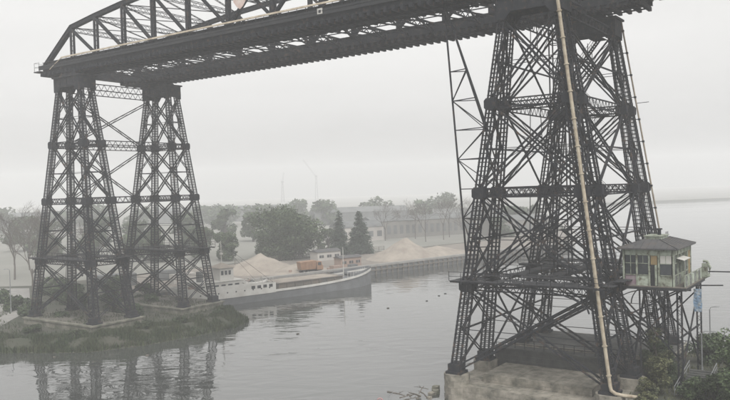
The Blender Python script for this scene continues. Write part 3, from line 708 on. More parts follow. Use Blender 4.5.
for (x, y) in ((13.7, 4.6), (14.0, 13.0)):
    s = MB()
    for ix in (-1, 1):
        for iy in (-1, 1): s.bar((x+ix*.22, y+iy*.22, -.3), (x+ix*.22, y+iy*.22, FZ-.34), .09)
    for i in range(22):
        z = .2+i*.475
        for f_ in (-1, 1):
            g = f_*(1 if i % 2 else -1)
            s.bar((x-.22*g, y+f_*.22, z), (x+.22*g, y+f_*.22, z+.45), .06, .03); s.bar((x+f_*.22, y-.22*g, z), (x+f_*.22, y+.22*g, z+.45), .06, .03)
    s.build('support_post', STEEL, cab)
for (a, b) in (((13.7, 4.6, 1.0), (14.0, 13.0, FZ-1.0)), ((13.7, 4.6, FZ-1.0), (14.0, 13.0, 1.0)), ((7.6, 4.6, 3.0), (13.7, 4.6, FZ-1.2)), ((13.7, 4.6, 3.2), (7.4, 4.6, FZ-1.0)), ((7.6, 13, 3.0), (14, 13.0, FZ-1.2)), ((14, 13, 3.2), (7.4, 13, FZ-1.0)), ((13.8, 4.6, 5.6), (14.0, 13.0, 5.6)), ((9.6, 4.6, .2), (9.6, 4.6, FZ-.4)), ((10.2, 13.0, .2), (10.2, 13.0, FZ-.4)), ((11.6, 8.6, .2), (11.6, 8.6, FZ-.4))):
    s = MB(); s.bar(a, b, .15); s.build('support_brace', STEEL, cab)
for y in (4.2, 12.9):
    s = MB(); s.bar((8.6, y, FZ-3.2), (13.9, y, FZ-.4), .16); n = 10
    c0 = [(6.4+(1-math.cos(math.pi/2*i/n))*4.5, y, FZ-3.4+3.0*math.sin(math.pi/2*i/n)) for i in range(n+1)]
    for p, q in zip(c0[:-1], c0[1:]): s.bar(p, q, .1, .2, (0, 1, 0))
    s.build('knee_brace', STEEL, cab)
for y in (6.5, 10.5):
    s = MB(); s.bar((3.5, y, FZ-.5), (14.5, y, FZ-.5), .2, .3); s.build('bearer', STEEL, cab)

# ------------------------------------------------------------------ foliage helpers
def leaves(mb, n, blobs, size, rnd, flat=0.0, shell=0.55):
    tot = sum(b[3]**2 for b in blobs)
    for b in blobs:
        k = int(n*b[3]**2/tot); cx_, cy_, cz_, r_ = b[:4]; fz = b[4] if len(b) > 4 else 1.0
        for _ in range(k):
            d = Vector((rnd.gauss(0, 1), rnd.gauss(0, 1), rnd.gauss(0, 1))).normalized()
            q = r_*(shell+(1-shell)*rnd.random()**.6)*(1+.25*noise.noise(d*2.2+Vector((cx_, cy_, cz_))))
            p = Vector((cx_+d.x*q, cy_+d.y*q, cz_+d.z*q*fz))
            s_ = size*rnd.uniform(.6, 1.35)
            t = Vector((rnd.gauss(0, 1), rnd.gauss(0, 1), rnd.gauss(0, .6))).normalized(); t2 = t.cross(d+Vector((rnd.gauss(0, .5), rnd.gauss(0, .5), rnd.gauss(0, .5)))).normalized()
            o = len(mb.v); mb.v += [tuple(p-t*s_), tuple(p+t2*s_*.55), tuple(p+t*s_), tuple(p-t2*s_*.55)]; mb.f.append((o, o+1, o+2, o+3))
def limbs(mb, base, tops, r):
    for t in tops:
        base_ = Vector(base); t = Vector(t); md = base_.lerp(t, .5)+Vector((random.uniform(-.4, .4), random.uniform(-.4, .4), 0))
        mb.tube([base_, md, t], r*.5, 6, r*.12)
def round_tree(base, h, wd, n, size, label, seed, lm=LEAF, group=None, name='broadleaf_tree', low=.22, nb=26):
    rnd = random.Random(seed); t = thing(name, base, rnd.uniform(0, 6), label, 'tree', group)
    blobs = []
    for i in range(nb):
        a = rnd.uniform(0, 6.283); rr = math.sqrt(rnd.random()); zz_ = rnd.random()
        prof = math.sin(math.pi*min(1, .18+.82*(1-zz_)))**.6 if zz_ > .3 else .8+.2*zz_/.3
        br_ = wd*.5*rnd.uniform(.26, .40); rad = max(0, wd*.5*prof-br_*.8)
        blobs.append((math.cos(a)*rr*rad, math.sin(a)*rr*rad, min(h-br_*.85, h*(low+(1-low)*zz_)), br_, .82))
    tr = MB(); tr.tube([(0, 0, -.3), (.1, 0, h*.25), (0, .15, h*.55)], wd*.035, 8, wd*.02)
    limbs(tr, (0, 0, h*.28), [b[:3] for b in blobs[:12]], wd*.035); tr.build('trunk', BARK, t)
    c = MB(); leaves(c, n, blobs, size, rnd); c.build('crown', lm, t)
    return t
def conifer(base, h, wd, n, size, label, seed, group=None):
    rnd = random.Random(seed); t = thing('conifer', base, rnd.uniform(0, 6), label, 'tree', group)
    tr = MB(); tr.tube([(0, 0, -.3), (0, 0, h*.97)], .3, 7, .04); c = MB()
    z = h*.08
    while z < h*.985:
        k = 1-z/h; rad = wd*.5*k**.8*rnd.uniform(.8, 1.12)+.15; nbr = max(4, int(9*k)+3)
        for i in range(nbr):
            a = rnd.uniform(0, 6.283); e_ = Vector((math.cos(a)*rad, math.sin(a)*rad, z-rad*.18)); tr.bar((0, 0, z), e_, .07, .07, (0, 0, 1), .02, .02)
            for j in range(max(3, int(n*rad/(h*12)))):
                f_ = rnd.uniform(.2, 1); p = Vector((0, 0, z)).lerp(e_, f_)+Vector((rnd.gauss(0, .3), rnd.gauss(0, .3), rnd.gauss(0, .2)))
                s_ = size*rnd.uniform(.6, 1.2); t1 = Vector((math.cos(a), math.sin(a), -.4+rnd.gauss(0, .3))).normalized(); t2 = Vector((rnd.gauss(0, 1), rnd.gauss(0, 1), rnd.gauss(0, .4))).normalized()
                o = len(c.v); c.v += [tuple(p-t1*s_), tuple(p+t2*s_*.4), tuple(p+t1*s_), tuple(p-t2*s_*.4)]; c.f.append((o, o+1, o+2, o+3))
        z += h*.028
    tr.build('trunk', BARK, t); c.build('crown', CONI, t); return t
def bare_tree(base, h, label, seed, group=None, levels=5, spread=.55, r0=.22, lean=0.0, name='bare_tree', m_=GREYBARK):
    rnd = random.Random(seed); t = thing(name, base, 0, label, 'tree', group)
    tr = MB(); cr = MB()
    def grow(p, d, L, r, lv):
        tgt = tr if lv >= levels-1 else cr
        q = p+d*L; tgt.tube([p, p.lerp(q, .5)+Vector((rnd.gauss(0, .03), rnd.gauss(0, .03), 0))*L, q], r, 6 if lv > 2 else 4, r*.62, cap=False)
        if lv == 0: return
        for i in range(3 if lv > 1 else 4):
            nd = (d+Vector((rnd.gauss(0, spread), rnd.gauss(0, spread), rnd.gauss(.12, spread*.55)))).normalized()
            st = p.lerp(q, rnd.uniform(.55, 1.0))
            grow(st, nd, L*rnd.uniform(.62, .82), r*.6, lv-1)
    grow(Vector((0, 0, -.3)), Vector((lean, 0, 1)).normalized(), h*.40, r0, levels)
    tr.build('trunk', m_, t); cr.build('crown', m_, t); return t

# ------------------------------------------------------------------ barge moored behind the far tower
hx, hy = .78, .626; ha = math.atan2(hy, hx)
st = Vector((3.6, 186.7))-Vector((hx, hy))*52.5+Vector((-hy, hx))*4.5
brg = thing('barge', (st.x, st.y, WATER), ha, 'long river barge with white stern house and white rubbing strip, moored by the sand yard', 'barge')
def sheer(x): return 1.75+1.75*max(0, (x-24)/28.5)**2.4 if x > 24 else 1.75
def hw(x):
    if x < 5: return 4.5*(.72+.28*(x/5)**.6)
    if x < 40: return 4.5
    return 4.5*max(.02, 1-((x-40)/12.9)**2.4)
m = MB(); stn = [0, 1.5, 3.5, 6, 12, 18, 24, 30, 36, 40, 42, 44, 46, 48, 50, 51.5, 52.5]
for i, x in enumerate(stn):
    o = len(m.v); b = hw(x); s_ = sheer(x); fl = 1+.0
    m.v += [(x, 0, -1.2), (x, -b*.88, -1.2), (x, -b, 0), (x, -b, s_), (x, b, s_), (x, b, 0), (x, b*.88, -1.2)]
    if i:
        for j in range(7): m.f.append((o-7+j, o+j, o+(j+1) % 7, o-7+(j+1) % 7))
m.f += [tuple(range(6, -1, -1)), tuple(range(len(m.v)-7, len(m.v)))]
m.build('hull', HULL, brg)
def strip(x0, x1, zb, zt, out, th, m_, name, n=26):
    for sg in (-1, 1):
        s = MB()
        pts = [x0+(x1-x0)*i/n for i in range(n+1)]
        for a, b in zip(pts[:-1], pts[1:]):
            ya, yb = sg*(hw(a)+out), sg*(hw(b)+out)
            za0, za1, zb0, zb1 = zb(a), zt(a), zb(b), zt(b)
            s.quadbox([(a, ya-th/2, za0), (b, yb-th/2, zb0), (b, yb+th/2, zb0), (a, ya+th/2, za0), (a, ya-th/2, za1), (b, yb-th/2, zb1), (b, yb+th/2, zb1), (a, ya+th/2, za1)])
        s.build(name, m_, brg)
strip(21, 52.3, lambda x: sheer(x)-.05, lambda x: sheer(x)+.42, .06, .26, WHITE, 'rubbing_strip')
strip(0, 21.5, lambda x: 1.55, lambda x: 4.25-.5*max(0, (x-14)/7.5), .05, .14, WHITE, 'stern_bulwark')
strip(44, 52.4, lambda x: sheer(x)+.42, lambda x: sheer(x)+1.0, -.05, .1, HULL, 'bow_bulwark')
s = MB(); s.box(.0, .12, -3.3, 3.3, 1.6, 4.2); s.build('stern_plate', WHITE, brg)
s = MB(); s.box(21.4, 21.5, -4.45, 4.45, 1.7, 3.8); s.build('break_plate', WHITE, brg)
for i in range(9):
    x = 3+i*2.1; s = MB(); s.tube([(x, -4.66, 2.75), (x, -4.60, 2.75)], .17, 8); s.build('porthole', DARK, brg)
s = MB(); s.box(.4, 21.3, -4.3, 4.3, 2.0, 2.1); s.build('stern_deck', DECK, brg)
s = MB(); s.box(22.5, 41, -3.6, 3.6, 1.7, 3.2); s.box(22.3, 41.2, -3.8, 3.8, 3.2, 3.35); s.build('hold_coaming', DECK, brg)
for i in range(9):
    x = 22.8+i*2.25; s = MB(); s.box(x-.08, x+.08, -3.78, -3.6, 1.7, 3.2); s.build('coaming_stay', DECK, brg)
s = MB(); s.v = [(23, -3.4, 3.3), (40.5, -3.4, 3.3), (40.5, 3.4, 3.3), (23, 3.4, 3.3), (26, -1, 3.75), (37, -1, 3.7), (37, 1, 3.7), (26, 1, 3.75)]
s.f = [(0, 1, 5, 4), (1, 2, 6, 5), (2, 3, 7, 6), (3, 0, 4, 7), (4, 5, 6, 7)]; s.build('sand_cargo', SAND, brg)
def house(x0, x1, y0, y1, z0, z1, m_, name, wz=None, nwin=0):
    s = MB(); s.box(x0, x1, y0, y1, z0, z1); o = s.build(name, m_, brg)
    s = MB(); s.box(x0-.2, x1+.2, y0-.2, y1+.2, z1, z1+.12); s.build('house_roof', WHITE, o)
    for i in range(nwin):
        a = x0+.3+i*(x1-x0-.6)/nwin; b = a+(x1-x0-.6)/nwin*.62
        for yy in (y0, y1):
            s = MB(); s.box(a, b, yy-.04, yy+.04, wz[0], wz[1]); s.build('window', GLASS, o)
    for i in range(3 if nwin else 0):
        a = y0+.3+i*(y1-y0-.6)/3
        s = MB(); s.box(x1-.04, x1+.04, a, a+(y1-y0-.6)/3*.7, wz[0], wz[1]); s.build('window', GLASS, o)
    return o
house(3.5, 14, -3.0, 3.0, 2.1, 5.0, WHITE, 'deck_house', (3.6, 4.4), 6)
house(9.0, 12.3, -2.0, 2.0, 5.12, 7.7, WHITE, 'wheelhouse', (6.3, 7.2), 3)
s = MB(); s.v = [(8.6, -2.4, 7.83), (12.7, -2.4, 7.83), (12.7, 2.4, 7.83), (8.6, 2.4, 7.83), (10.5, 0, 8.9)]; s.f = [(3, 2, 1, 0), (0, 1, 4), (1, 2, 4), (2, 3, 4), (3, 0, 4)]; s.build('wheelhouse_roof', SAND, brg)
s = MB(); s.tube([(10.5, 0, 8.5), (10.5, 0, 13.6)], .12, 6, .07); s.bar((10.5, -.9, 11.4), (10.5, .9, 11.4), .1); s.box(10.2, 10.8, -.3, .3, 10.6, 11.0); s.build('mast', WHITE, brg)
s = MB(); s.tube([(5.2, 0, 5.1), (5.2, 0, 7.3)], .75, 10); s.build('funnel', GREYC, brg)
for x in (15.9, 18.2):                           # ship's boat and winch on the stern deck
    pass
s = MB(); s.tube([(14.2, -3.6, 4.15), (15, -3.7, 3.9), (17, -3.7, 3.85), (19, -3.7, 4.05), (19.8, -3.6, 4.4)], .55, 8, .3); s.build('ships_boat', WHITE, brg, smooth=True)
for x in (15.2, 18.6):
    s = MB(); s.tube([(x, -2.7, 2.1), (x, -2.7, 4.6), (x, -3.2, 5.2), (x, -3.8, 5.2)], .1, 6); s.build('davit', WHITE, brg)
s = MB(); s.tube([(44, 0, sheer(44)), (44, 0, sheer(44)+7.4)], .11, 6, .06); s.bar((44, -.7, sheer(44)+5.2), (44, .7, sheer(44)+5.2), .08); s.build('bow_mast', WHITE, brg)
s = MB(); s.tube([(45.5, -1.2, sheer(45)+.5), (45.5, 1.2, sheer(45)+.5)], .45, 10); s.box(45.0, 46.0, -1.5, -1.2, sheer(45)-.2, sheer(45)+1.0); s.box(45, 46, 1.2, 1.5, sheer(45)-.2, sheer(45)+1.0); s.build('windlass', HULL, brg)
for i in range(9):                               # awning stanchions, stern railing and deck clutter
    x = 13.8+i*.9; s = MB(); s.bar((x, -4.2, 3.6), (x, -4.2, 5.0), .06); s.build('stanchion', WHITE, brg)
s = MB(); s.bar((13.8, -4.2, 5.0), (21.0, -4.2, 5.0), .06); s.build('stern_rail', WHITE, brg)
for i, (x, y, sx, sy, sz) in enumerate(((15.5, 0, 1.6, 2.2, 1.5), (18, 1, 1.4, 1.4, 2.0), (19.8, -1.6, 1.2, 1.6, 1.2), (16.6, -2.4, 1.0, .9, 2.3), (2.2, -2.2, 1.2, 1.2, 2.4))):
    s = MB(); s.box(x-sx/2, x+sx/2, y-sy/2, y+sy/2, 2.1, 2.1+sz); s.tube([(x, y, 2.1+sz), (x, y, 2.5+sz)], .3, 8); s.build('deck_locker', (GREYC, BRICKR, WHITE, HULL, BRICKR)[i], brg)
for i in range(4):
    a0 = 15.2+i*1.5; s = MB(); s.box(a0, a0+.9, -4.67, -4.58, 2.9, 3.55); s.build('freeing_port', DARK, brg)
for sg in (-1, 1):
    s = MB(); s.tube([(10.5, 0, 13.2), (21.3, sg*4.2, 3.6)], .03, 4); s.build('stay', STEEL, brg)
s = MB()
for i in range(8): x = 42+i*.95; s.bar((x, -max(.1, hw(x)-.1), sheer(x)+.4), (x, -max(.1, hw(x)-.1), sheer(x)+1.7), .06)
s.build('bow_railing', WHITE, brg)

# ------------------------------------------------------------------ quay wall with piles
qa, qb = Vector((2.0, 209.4)), Vector((31.0, 234.4)); qc = Vector((75.0, 271.4)); q0 = Vector((-48, 166.1))
qd = (qc-q0).normalized(); qn = Vector((qd.y, -qd.x))
quay = thing('quay_wall', (q0.x, q0.y, WATER), math.atan2(qd.y, qd.x), 'long grey quay wall with vertical timber piles below the sand yard', 'quay')
QL = (qc-q0).length
s = MB(); s.box(0, QL, -.25, .6, -.9, 2.2); s.build('wall', GREYC, quay)
s = MB(); s.box(0, QL, -.55, 1.0, 2.2, 2.75); s.build('cap_beam', CONC, quay)
pr = None
for i in range(int(QL/2.1)):
    if pr is None: s = MB(); s.tube([(0, 0, -1), (0, 0, 2.2)], .28, 7); pr = s.build('pile', WOOD, quay, (1+i*2.1, -.5, 0))
    else: share(pr, quay, (1+i*2.1, -.5, 0))
s = MB(); s.box(0, QL, -.85, -.6, 1.1, 1.4); s.build('waling', WOOD, quay)

emb = [(75.6, 271.8), (96.6, 344.8), (118.6, 469.8), (170.7, 719.2)]
m = MB()
for (xa, ya), (xb, yb) in zip(emb[:-1], emb[1:]):
    a_ = Vector((xa, ya, 0)); b_ = Vector((xb, yb, 0)); n_ = Vector((yb-ya, -(xb-xa), 0)).normalized()
    m.quadbox([a_+n_*.6+Vector((0, 0, WATER-.7)), b_+n_*.6+Vector((0, 0, WATER-.7)), b_-n_*.9+Vector((0, 0, WATER-.7)), a_-n_*.9+Vector((0, 0, WATER-.7)), a_+n_*.3+Vector((0, 0, GZ+.25)), b_+n_*.3+Vector((0, 0, GZ+.25)), b_-n_*2.5+Vector((0, 0, GZ+.25)), a_-n_*2.5+Vector((0, 0, GZ+.25))])
tag(m.build('embankment', mat('pale_concrete', (0.40, 0.39, 0.37), (0.30, 0.295, 0.28), 0.05, 0.9)), kind='structure')

# ------------------------------------------------------------------ sand heaps, truck, loader, yard things
def heap(base, r, h, label, seed, el=1.0, rot=0.0):
    rnd = random.Random(seed); mb = MB(); nr, na = 12, 36
    mb.v.append((0, 0, h))
    for i in range(1, nr+1):
        f_ = i/nr
        for j in range(na):
            a = 2*math.pi*j/na; q = r*f_*(1+.13*noise.noise(Vector((math.cos(a)*1.5, math.sin(a)*1.5, seed))))
            z = h*min((1-f_)**1.12*1.06, .97)*(1+.2*noise.noise(Vector((math.cos(a)*2*f_+seed, math.sin(a)*2*f_, f_*3))))+.12*noise.noise(Vector((math.cos(a)*6*f_+seed, math.sin(a)*6*f_, 1)))*h*.3
            if i == nr: z = -.15
            mb.v.append((math.cos(a)*q*el, math.sin(a)*q, z))
    for j in range(na): mb.f.append((0, 1+j, 1+(j+1) % na))
    for i in range(nr-1):
        for j in range(na): mb.f.append((1+i*na+j, 1+(i+1)*na+j, 1+(i+1)*na+(j+1) % na, 1+i*na+(j+1) % na))
    o = mb.build('sand_heap', SAND, loc=base, rotz=rot, smooth=True); return tag(o, label, 'sand heap')
heap((-29.5, 208, GZ+.0), 10.5, 5.2, 'tan sand heap rising behind the barge wheelhouse', 1, 1.1)
heap((-19.0, 205, GZ+.0), 8.0, 2.1, 'low sand spill beside the orange truck', 2, 1.35, .7)
heap((12.0, 234.0, GZ+.0), 11.0, 6.4, 'large pale sand heap on the quay beyond the barge bow', 3, 1.15, .6)
heap((23.0, 243.5, GZ+.0), 9.0, 3.0, 'lower sand heap leaning against the large heap on the quay', 4, 1.5, .6)

def truck(loc, rz, label):
    t = thing('dump_truck', loc, rz, label, 'truck')
    s = MB(); s.box(-3.2, 3.2, -.45, .45, .75, 1.05); s.build('chassis', DARK, t)
    s = MB(); s.v = [(-3.3, -1.25, 1.25), (.9, -1.25, 1.25), (.9, 1.25, 1.25), (-3.3, 1.25, 1.25), (-3.6, -1.35, 3.3), (1.1, -1.35, 3.5), (1.1, 1.35, 3.5), (-3.6, 1.35, 3.3)]
    s.f = [(3, 2, 1, 0), (0, 1, 5, 4), (1, 2, 6, 5), (2, 3, 7, 6), (3, 0, 4, 7), (4, 5, 6, 7)]; d = s.build('tipper_body', ORANGE, t)
    for i in range(5):
        for sg in (-1, 1):
            s = MB(); s.box(-3+i*.9, -2.88+i*.9, min(sg*1.3, sg*1.42), max(sg*1.3, sg*1.42), 1.3, 3.3); s.build('rib', ORANGE, d)
    s = MB(); s.box(1.3, 3.1, -1.2, 1.2, 1.0, 2.1); s.slab([(1.3, 0, 2.1), (2.9, 0, 2.1), (2.6, 0, 3.2), (1.3, 0, 3.2)], (0, 2.3, 0)); c = s.build('cab', ORANGE, t)
    s = MB(); s.slab([(2.93, 0, 2.15), (2.65, 0, 3.1), (2.68, 0, 3.1), (2.96, 0, 2.15)], (0, 2.0, 0)); s.build('windscreen', GLASS, c)
    for sg in (-1, 1):
        s = MB(); s.box(1.6, 2.5, sg*1.16-.02, sg*1.16+.02, 2.2, 3.0); s.build('side_window', GLASS, c)
    for x in (-2.5, -1.3, 2.2):
        for sg in (-1, 1):
            s = MB(); s.tube([(x, sg*.8, .52), (x, sg*1.2, .52)], .52, 14); wv = s.build('wheel', RUBBER, t)
            s = MB(); s.tube([(x, sg*1.19, .52), (x, sg*1.23, .52)], .26, 10); s.build('rim', CONC, wv)
    return t
truck((-15.0, 199.5, GZ+.02), .5, 'orange dump truck parked on the sand yard behind the barge')
# small yard things
def crate(loc, rz, sx, sy, sz, m_, label, cat='crate', group=None):
    t = thing(cat.replace(' ', '_'), loc, rz, label, cat, group)
    s = MB(); s.box(-sx/2, sx/2, -sy/2, sy/2, .12, sz); s.build('body', m_, t)
    for i in range(5):
        x = -sx/2+sx*i/4; s = MB(); s.box(x-.06, x+.06, -sy/2-.05, sy/2+.05, .0, sz+.04); s.build('rib', m_, t)
crate((-46, 186, GZ), .7, 6, 2.4, 2.5, PALEW, 'pale shipping container on the yard behind the barge stern', 'container')
crate((-52, 194, GZ), .6, 6, 2.4, 2.6, GREYC, 'grey shipping container behind the pale one', 'container')
crate((-8.5, 205, GZ), .7, 3, 2, 1.4, BRICKR, 'brown crate beside the orange truck', 'crate')
crate((-4.0, 209, GZ), .7, 2.2, 1.6, 1.2, GREYC, 'grey crate near the quay edge beyond the truck', 'crate')
for i, (x, y, h, lab) in enumerate(((-20.5, 199, 1.2, 'rusty drum beside the low sand spill'), (-10.5, 202.5, 1.1, 'rusty drum between the orange truck and the brown crate'))):
    s = MB(); s.tube([(0, 0, 0), (0, 0, .05), (0, 0, h*.5), (0, 0, h)], .42, 10); s.tube([(0, 0, h*.48), (0, 0, h*.54)], .46, 10); tag(s.build('drum', BRICKR, loc=(x, y, GZ)), lab, 'drum')
fn = thing('yard_fence', (-40, 226, GZ), .69, 'low post and rail fence along the back of the sand yard', 'fence')
for i in range(26): s = MB(); s.bar((i*2.4, 0, 0), (i*2.4, 0, 1.7), .13); s.build('fence_post', WOOD, fn)
for z in (.6, 1.1, 1.6): s = MB(); s.bar((0, 0, z), (60, 0, z), .06, .14); s.build('fence_rail', WOOD, fn)
# small yard sheds
def shed(name, base, rz, L, D, H, m_, label, cat='shed', roofm=None, nwin=4, win=(.35, .65), group=None, pitch=.35):
    t = thing(name, base, rz, label, cat, group)
    s = MB(); s.box(-L/2, L/2, -D/2, D/2, 0, H); wl = s.build('wall', m_, t)
    s = MB(); s.slab([(0, -D/2-.3, H), (0, D/2+.3, H), (0, 0, H+D*pitch)], (L+.6, 0, 0)); s.build('roof', roofm or ROOF, t)
    for i in range(nwin):
        a = -L/2+(i+.22)*L/nwin; b = a+L/nwin*.56
        s = MB(); s.box(a, b, -D/2-.06, -D/2+.02, H*win[0], H*win[1]); wn = s.build('window', GLASS if L < 12 else GREYC, t)
        s = MB(); s.box((a+b)/2-.06, (a+b)/2+.06, -D/2-.1, -D/2-.06, H*win[0], H*win[1]); s.build('glazing_bar', PALEW if L < 12 else GREYC, wn)
    return t
shed('yard_hut', (-5.5, 216.0, GZ), .69, 7.5, 3.2, 2.6, BRICKR, 'low brick hut on the yard between the truck and the large sand heap', 'hut', nwin=3, pitch=.2)
shed('yard_hut', (-13.0, 236.0, GZ), .69, 9.0, 4, 2.8, PALEW, 'low pale hut under the dense round tree', 'hut', nwin=3, pitch=.2)
# long industrial sheds in the haze
WORKS = mat('grimy_render', (0.20, 0.19, 0.175), (0.15, 0.145, 0.135), 0.12, 0.9, c3=(0.11, 0.105, 0.10))
shed('works_building', (24, 338, GZ), .42, 52, 14, 7.6, WORKS, 'long low works building behind the thin bare trees beyond the sand heaps', 'factory', GREYC, 17, (.25, .75), pitch=.14)
shed('works_building', (-4, 318, GZ), .42, 20, 12, 6.0, PALEW, 'short pale works building end-on to the broader conifer', 'factory', GREYC, 5, (.3, .7), pitch=.2)
shed('works_building', (66, 330, GZ), .6, 30, 12, 6.5, WORKS, 'works building seen through the legs of the near tower', 'factory', GREYC, 9, (.25, .75), pitch=.18)
shed('warehouse', (52, 500, GZ), .35, 100, 22, 4.2, GREYC, 'long pale warehouse with many windows beyond the sand heaps', 'warehouse', GREYC, 18, (.3, .72), pitch=.12)
shed('warehouse', (-4, 470, GZ), .25, 60, 20, 7.5, GREYC, 'taller grey factory hall behind the two conifers', 'factory', GREYC, 10, (.4, .75), pitch=.15)
shed('warehouse', (-100, 560, GZ), .1, 110, 24, 9.0, GREYC, 'long grey factory hall far behind the dense round tree', 'factory', GREYC, 14, (.4, .8), pitch=.1)
shed('warehouse', (-230, 540, GZ), .1, 90, 24, 8.5, GREYC, 'pale factory hall far behind the bare trees', 'factory', GREYC, 12, (.4, .8), pitch=.12)
s = MB(); s.tube([(0, 0, -.3), (0, 0, 12.5)], .16, 6, .1); s.box(-.5, .5, -.3, .3, 11.8, 12.8)
tag(s.build('yard_pole', LAMPM, loc=(11.5, 420, GZ)), 'thin pole with a box on top standing above the warehouse roof', 'pole')

# cranes in the haze
def crane(base, h, tip, label, group=None):
    t = thing('harbour_crane', base, 0, label, 'crane', group)
    s = MB()
    for x in (-2.5, 2.5):
        for y in (-2.5, 2.5): s.bar((x, y, 0), (x*.35, y*.35, h), .5)
    for i in range(6):
        z = h*i/6; k = 1-.65*i/6; s.bar((-2.5*k, -2.5*k, z), (2.5*(k-.1), -2.5*(k-.1), z+h/6), .25); s.bar((2.5*k, 2.5*k, z), (-2.5*(k-.1), 2.5*(k-.1), z+h/6), .25)
    s.build('mast', STEEL, t)
    s = MB(); s.box(-2, 2, -2, 2, h, h+3); s.build('machine_house', GREYC, t)
    s = MB(); s.laced((0, 0, h+1), tip, 1.6, (0, 0, 1), .35, 2.4, .18); s.build('jib', STEEL, t)
    return t
crane((-84, 1300, GZ), 42, (-22, 0, 73), 'faint harbour crane with raised jib above the dense round tree')
crane((-143, 1300, GZ), 34, (3, 0, 52), 'faint slender crane left of the raised jib')

# ------------------------------------------------------------------ trees on the far bank
round_tree((-26.5, 243, GZ), 18.0, 27.5, 21000, .42, 'big dense round tree behind the sand yard', 11, name='broadleaf_tree', low=.1, nb=34)
round_tree((-46, 243, GZ), 9.5, 10, 5000, .36, 'small dark tree between the far tower and the dense round tree', 12, low=.1)
round_tree((-56, 250, GZ), 11, 11, 5000, .36, 'dark bushy tree just right of the far tower leg', 13, low=.1)
round_tree((-69, 246, GZ), 12, 13, 5000, .38, 'dark tree seen between the two pylons of the far tower', 14, low=.1)
conifer((-9.0, 252, GZ), 15.0, 7.5, 2600, .42, 'slim pointed conifer right of the dense round tree', 15)
conifer((-2.2, 256, GZ), 14.6, 11.0, 3400, .45, 'broader conifer between the slim one and the warehouse', 16)
for i, (x, y, h, lab) in enumerate(((-88, 200, 19, 'tall bare tree left of the far tower'), (-80, 178, 14.5, 'shorter bare tree close to the far tower leg'), (-97, 205, 19.0, 'bare wide tree at the left end of the bank'), (-104, 230, 17, 'bare tree behind the others on the left bank'), (-85, 228, 14, 'bare tree standing behind the far tower leg'))):
    bare_tree((x, y, GZ), h, lab, 30+i, 'bare trees on the left bank', 6, .45, .26)
GB = 'hazy bare trees by the warehouse'
for i, (x, y, h, lab) in enumerate(((24, 300, 17, 'hazy bare tree above the right slope of the large sand heap'), (32, 308, 18.5, 'tallest hazy bare tree beyond the quay'), (40, 304, 16, 'hazy bare tree next to the lattice bracket'), (49, 318, 17, 'hazy bare tree crossed by the near tower leg'), (17, 330, 15, 'hazy bare tree above the peak of the large sand heap'))):
    bare_tree((x, y, GZ), h, lab, 50+i, GB, 5, .5, .2)
GF = 'hazy trees of the background row'
for i, (x, y, h, wd, lab) in enumerate(((-78, 320, 14, 15, 'hazy tree above the barge stern, behind the small dark tree'), (-63, 335, 15, 14, 'hazy tree just left of the dense round tree'), (-92, 300, 12, 16, 'hazy tree seen through the pylon beside the barge'), (-108, 300, 14, 17, 'hazy tree seen in the gap between the far tower pylons'), (-125, 290, 13, 16, 'hazy tree behind the pylon that stands towards the water'), (-142, 310, 15, 18, 'hazy rounded tree among the bare trees'), (-50, 330, 13, 13, 'hazy tree hidden by the left side of the dense round tree'), (70, 352, 12, 14, 'hazy tree behind the left legs of the near tower'), (82, 376, 12, 14, 'hazy tree seen through the braces of the near tower'))):
    round_tree((x, y, GZ), h, wd, 1800, .7, lab, 70+i, group=GF, low=.1, nb=14)
for i, (x, y, h, wd, lab) in enumerate(((58, 312, 9, 12, 'bushy tree seen through the left side of the near tower'), (-36, 262, 8, 12, 'leafy bush tucked against the left of the dense round tree'), (-62, 268, 9, 13, 'bushy tree behind the small dark tree by the far tower'), (-80, 262, 9, 13, 'bushy tree in the gap of the far tower, behind the lamp post'), (-96, 258, 8, 13, 'bush at the feet of the bare trees'), (-112, 262, 9, 14, 'wide bush behind the widest bare tree'), (-14, 275, 8, 10, 'bush between the dense round tree and the slim conifer'))):
    round_tree((x, y, GZ), h, wd, 1500, .5, lab, 300+i, group='bushes behind the yard', low=.05, nb=12)
for i, (x, y, h, lab) in enumerate(((8, 312, 15, 'thin bare tree right of the broader conifer'), (21, 318, 16, 'thin bare tree beside the pole with a box'), (36, 322, 17, 'thin bare tree behind the tallest hazy bare tree'), (45, 312, 16, 'thin bare tree beside the bush at the near tower leg'), (55, 326, 17, 'thin bare tree above the bushy tree inside the near tower'))):
    bare_tree((x, y, GZ), h, lab, 330+i, GB, 6, .42, .2)
rnd = random.Random(41)
for i in range(16):
    x = -330+i*26+rnd.uniform(-7, 7)
    round_tree((x, 470+rnd.uniform(-25, 60), GZ), rnd.uniform(13, 19), rnd.uniform(20, 30), 900, 1.2, 'faint grey tree in the distant belt of trees', 200+i, group='distant belt of trees', low=.1, nb=12)
GS = 'shrubs behind the far tower'
for i, (x, y, h, wd, lab) in enumerate(((-47, 157.5, 3.8, 5.5, 'dark shrub between the barge stern and the far tower'), (-53, 152.5, 4.2, 6, 'tallest dark shrub between the feet of the far tower'), (-57.5, 147, 3.5, 6, 'dark shrub in the gap between the two stone plinths'), (-62, 157, 4, 7, 'dark shrub on the ground behind the far tower'), (-71, 150, 3.2, 6, 'dark shrub beside the pale lamp post'), (-67, 163, 3.5, 7, 'shrub behind the pale lamp post'), (-79, 160, 3, 6, 'low shrub on the concrete ramp edge'))):
    round_tree((x, y, GZ), h, wd, 1800, .26, lab, 90+i, group=GS, name='shrub', low=.05, nb=10)

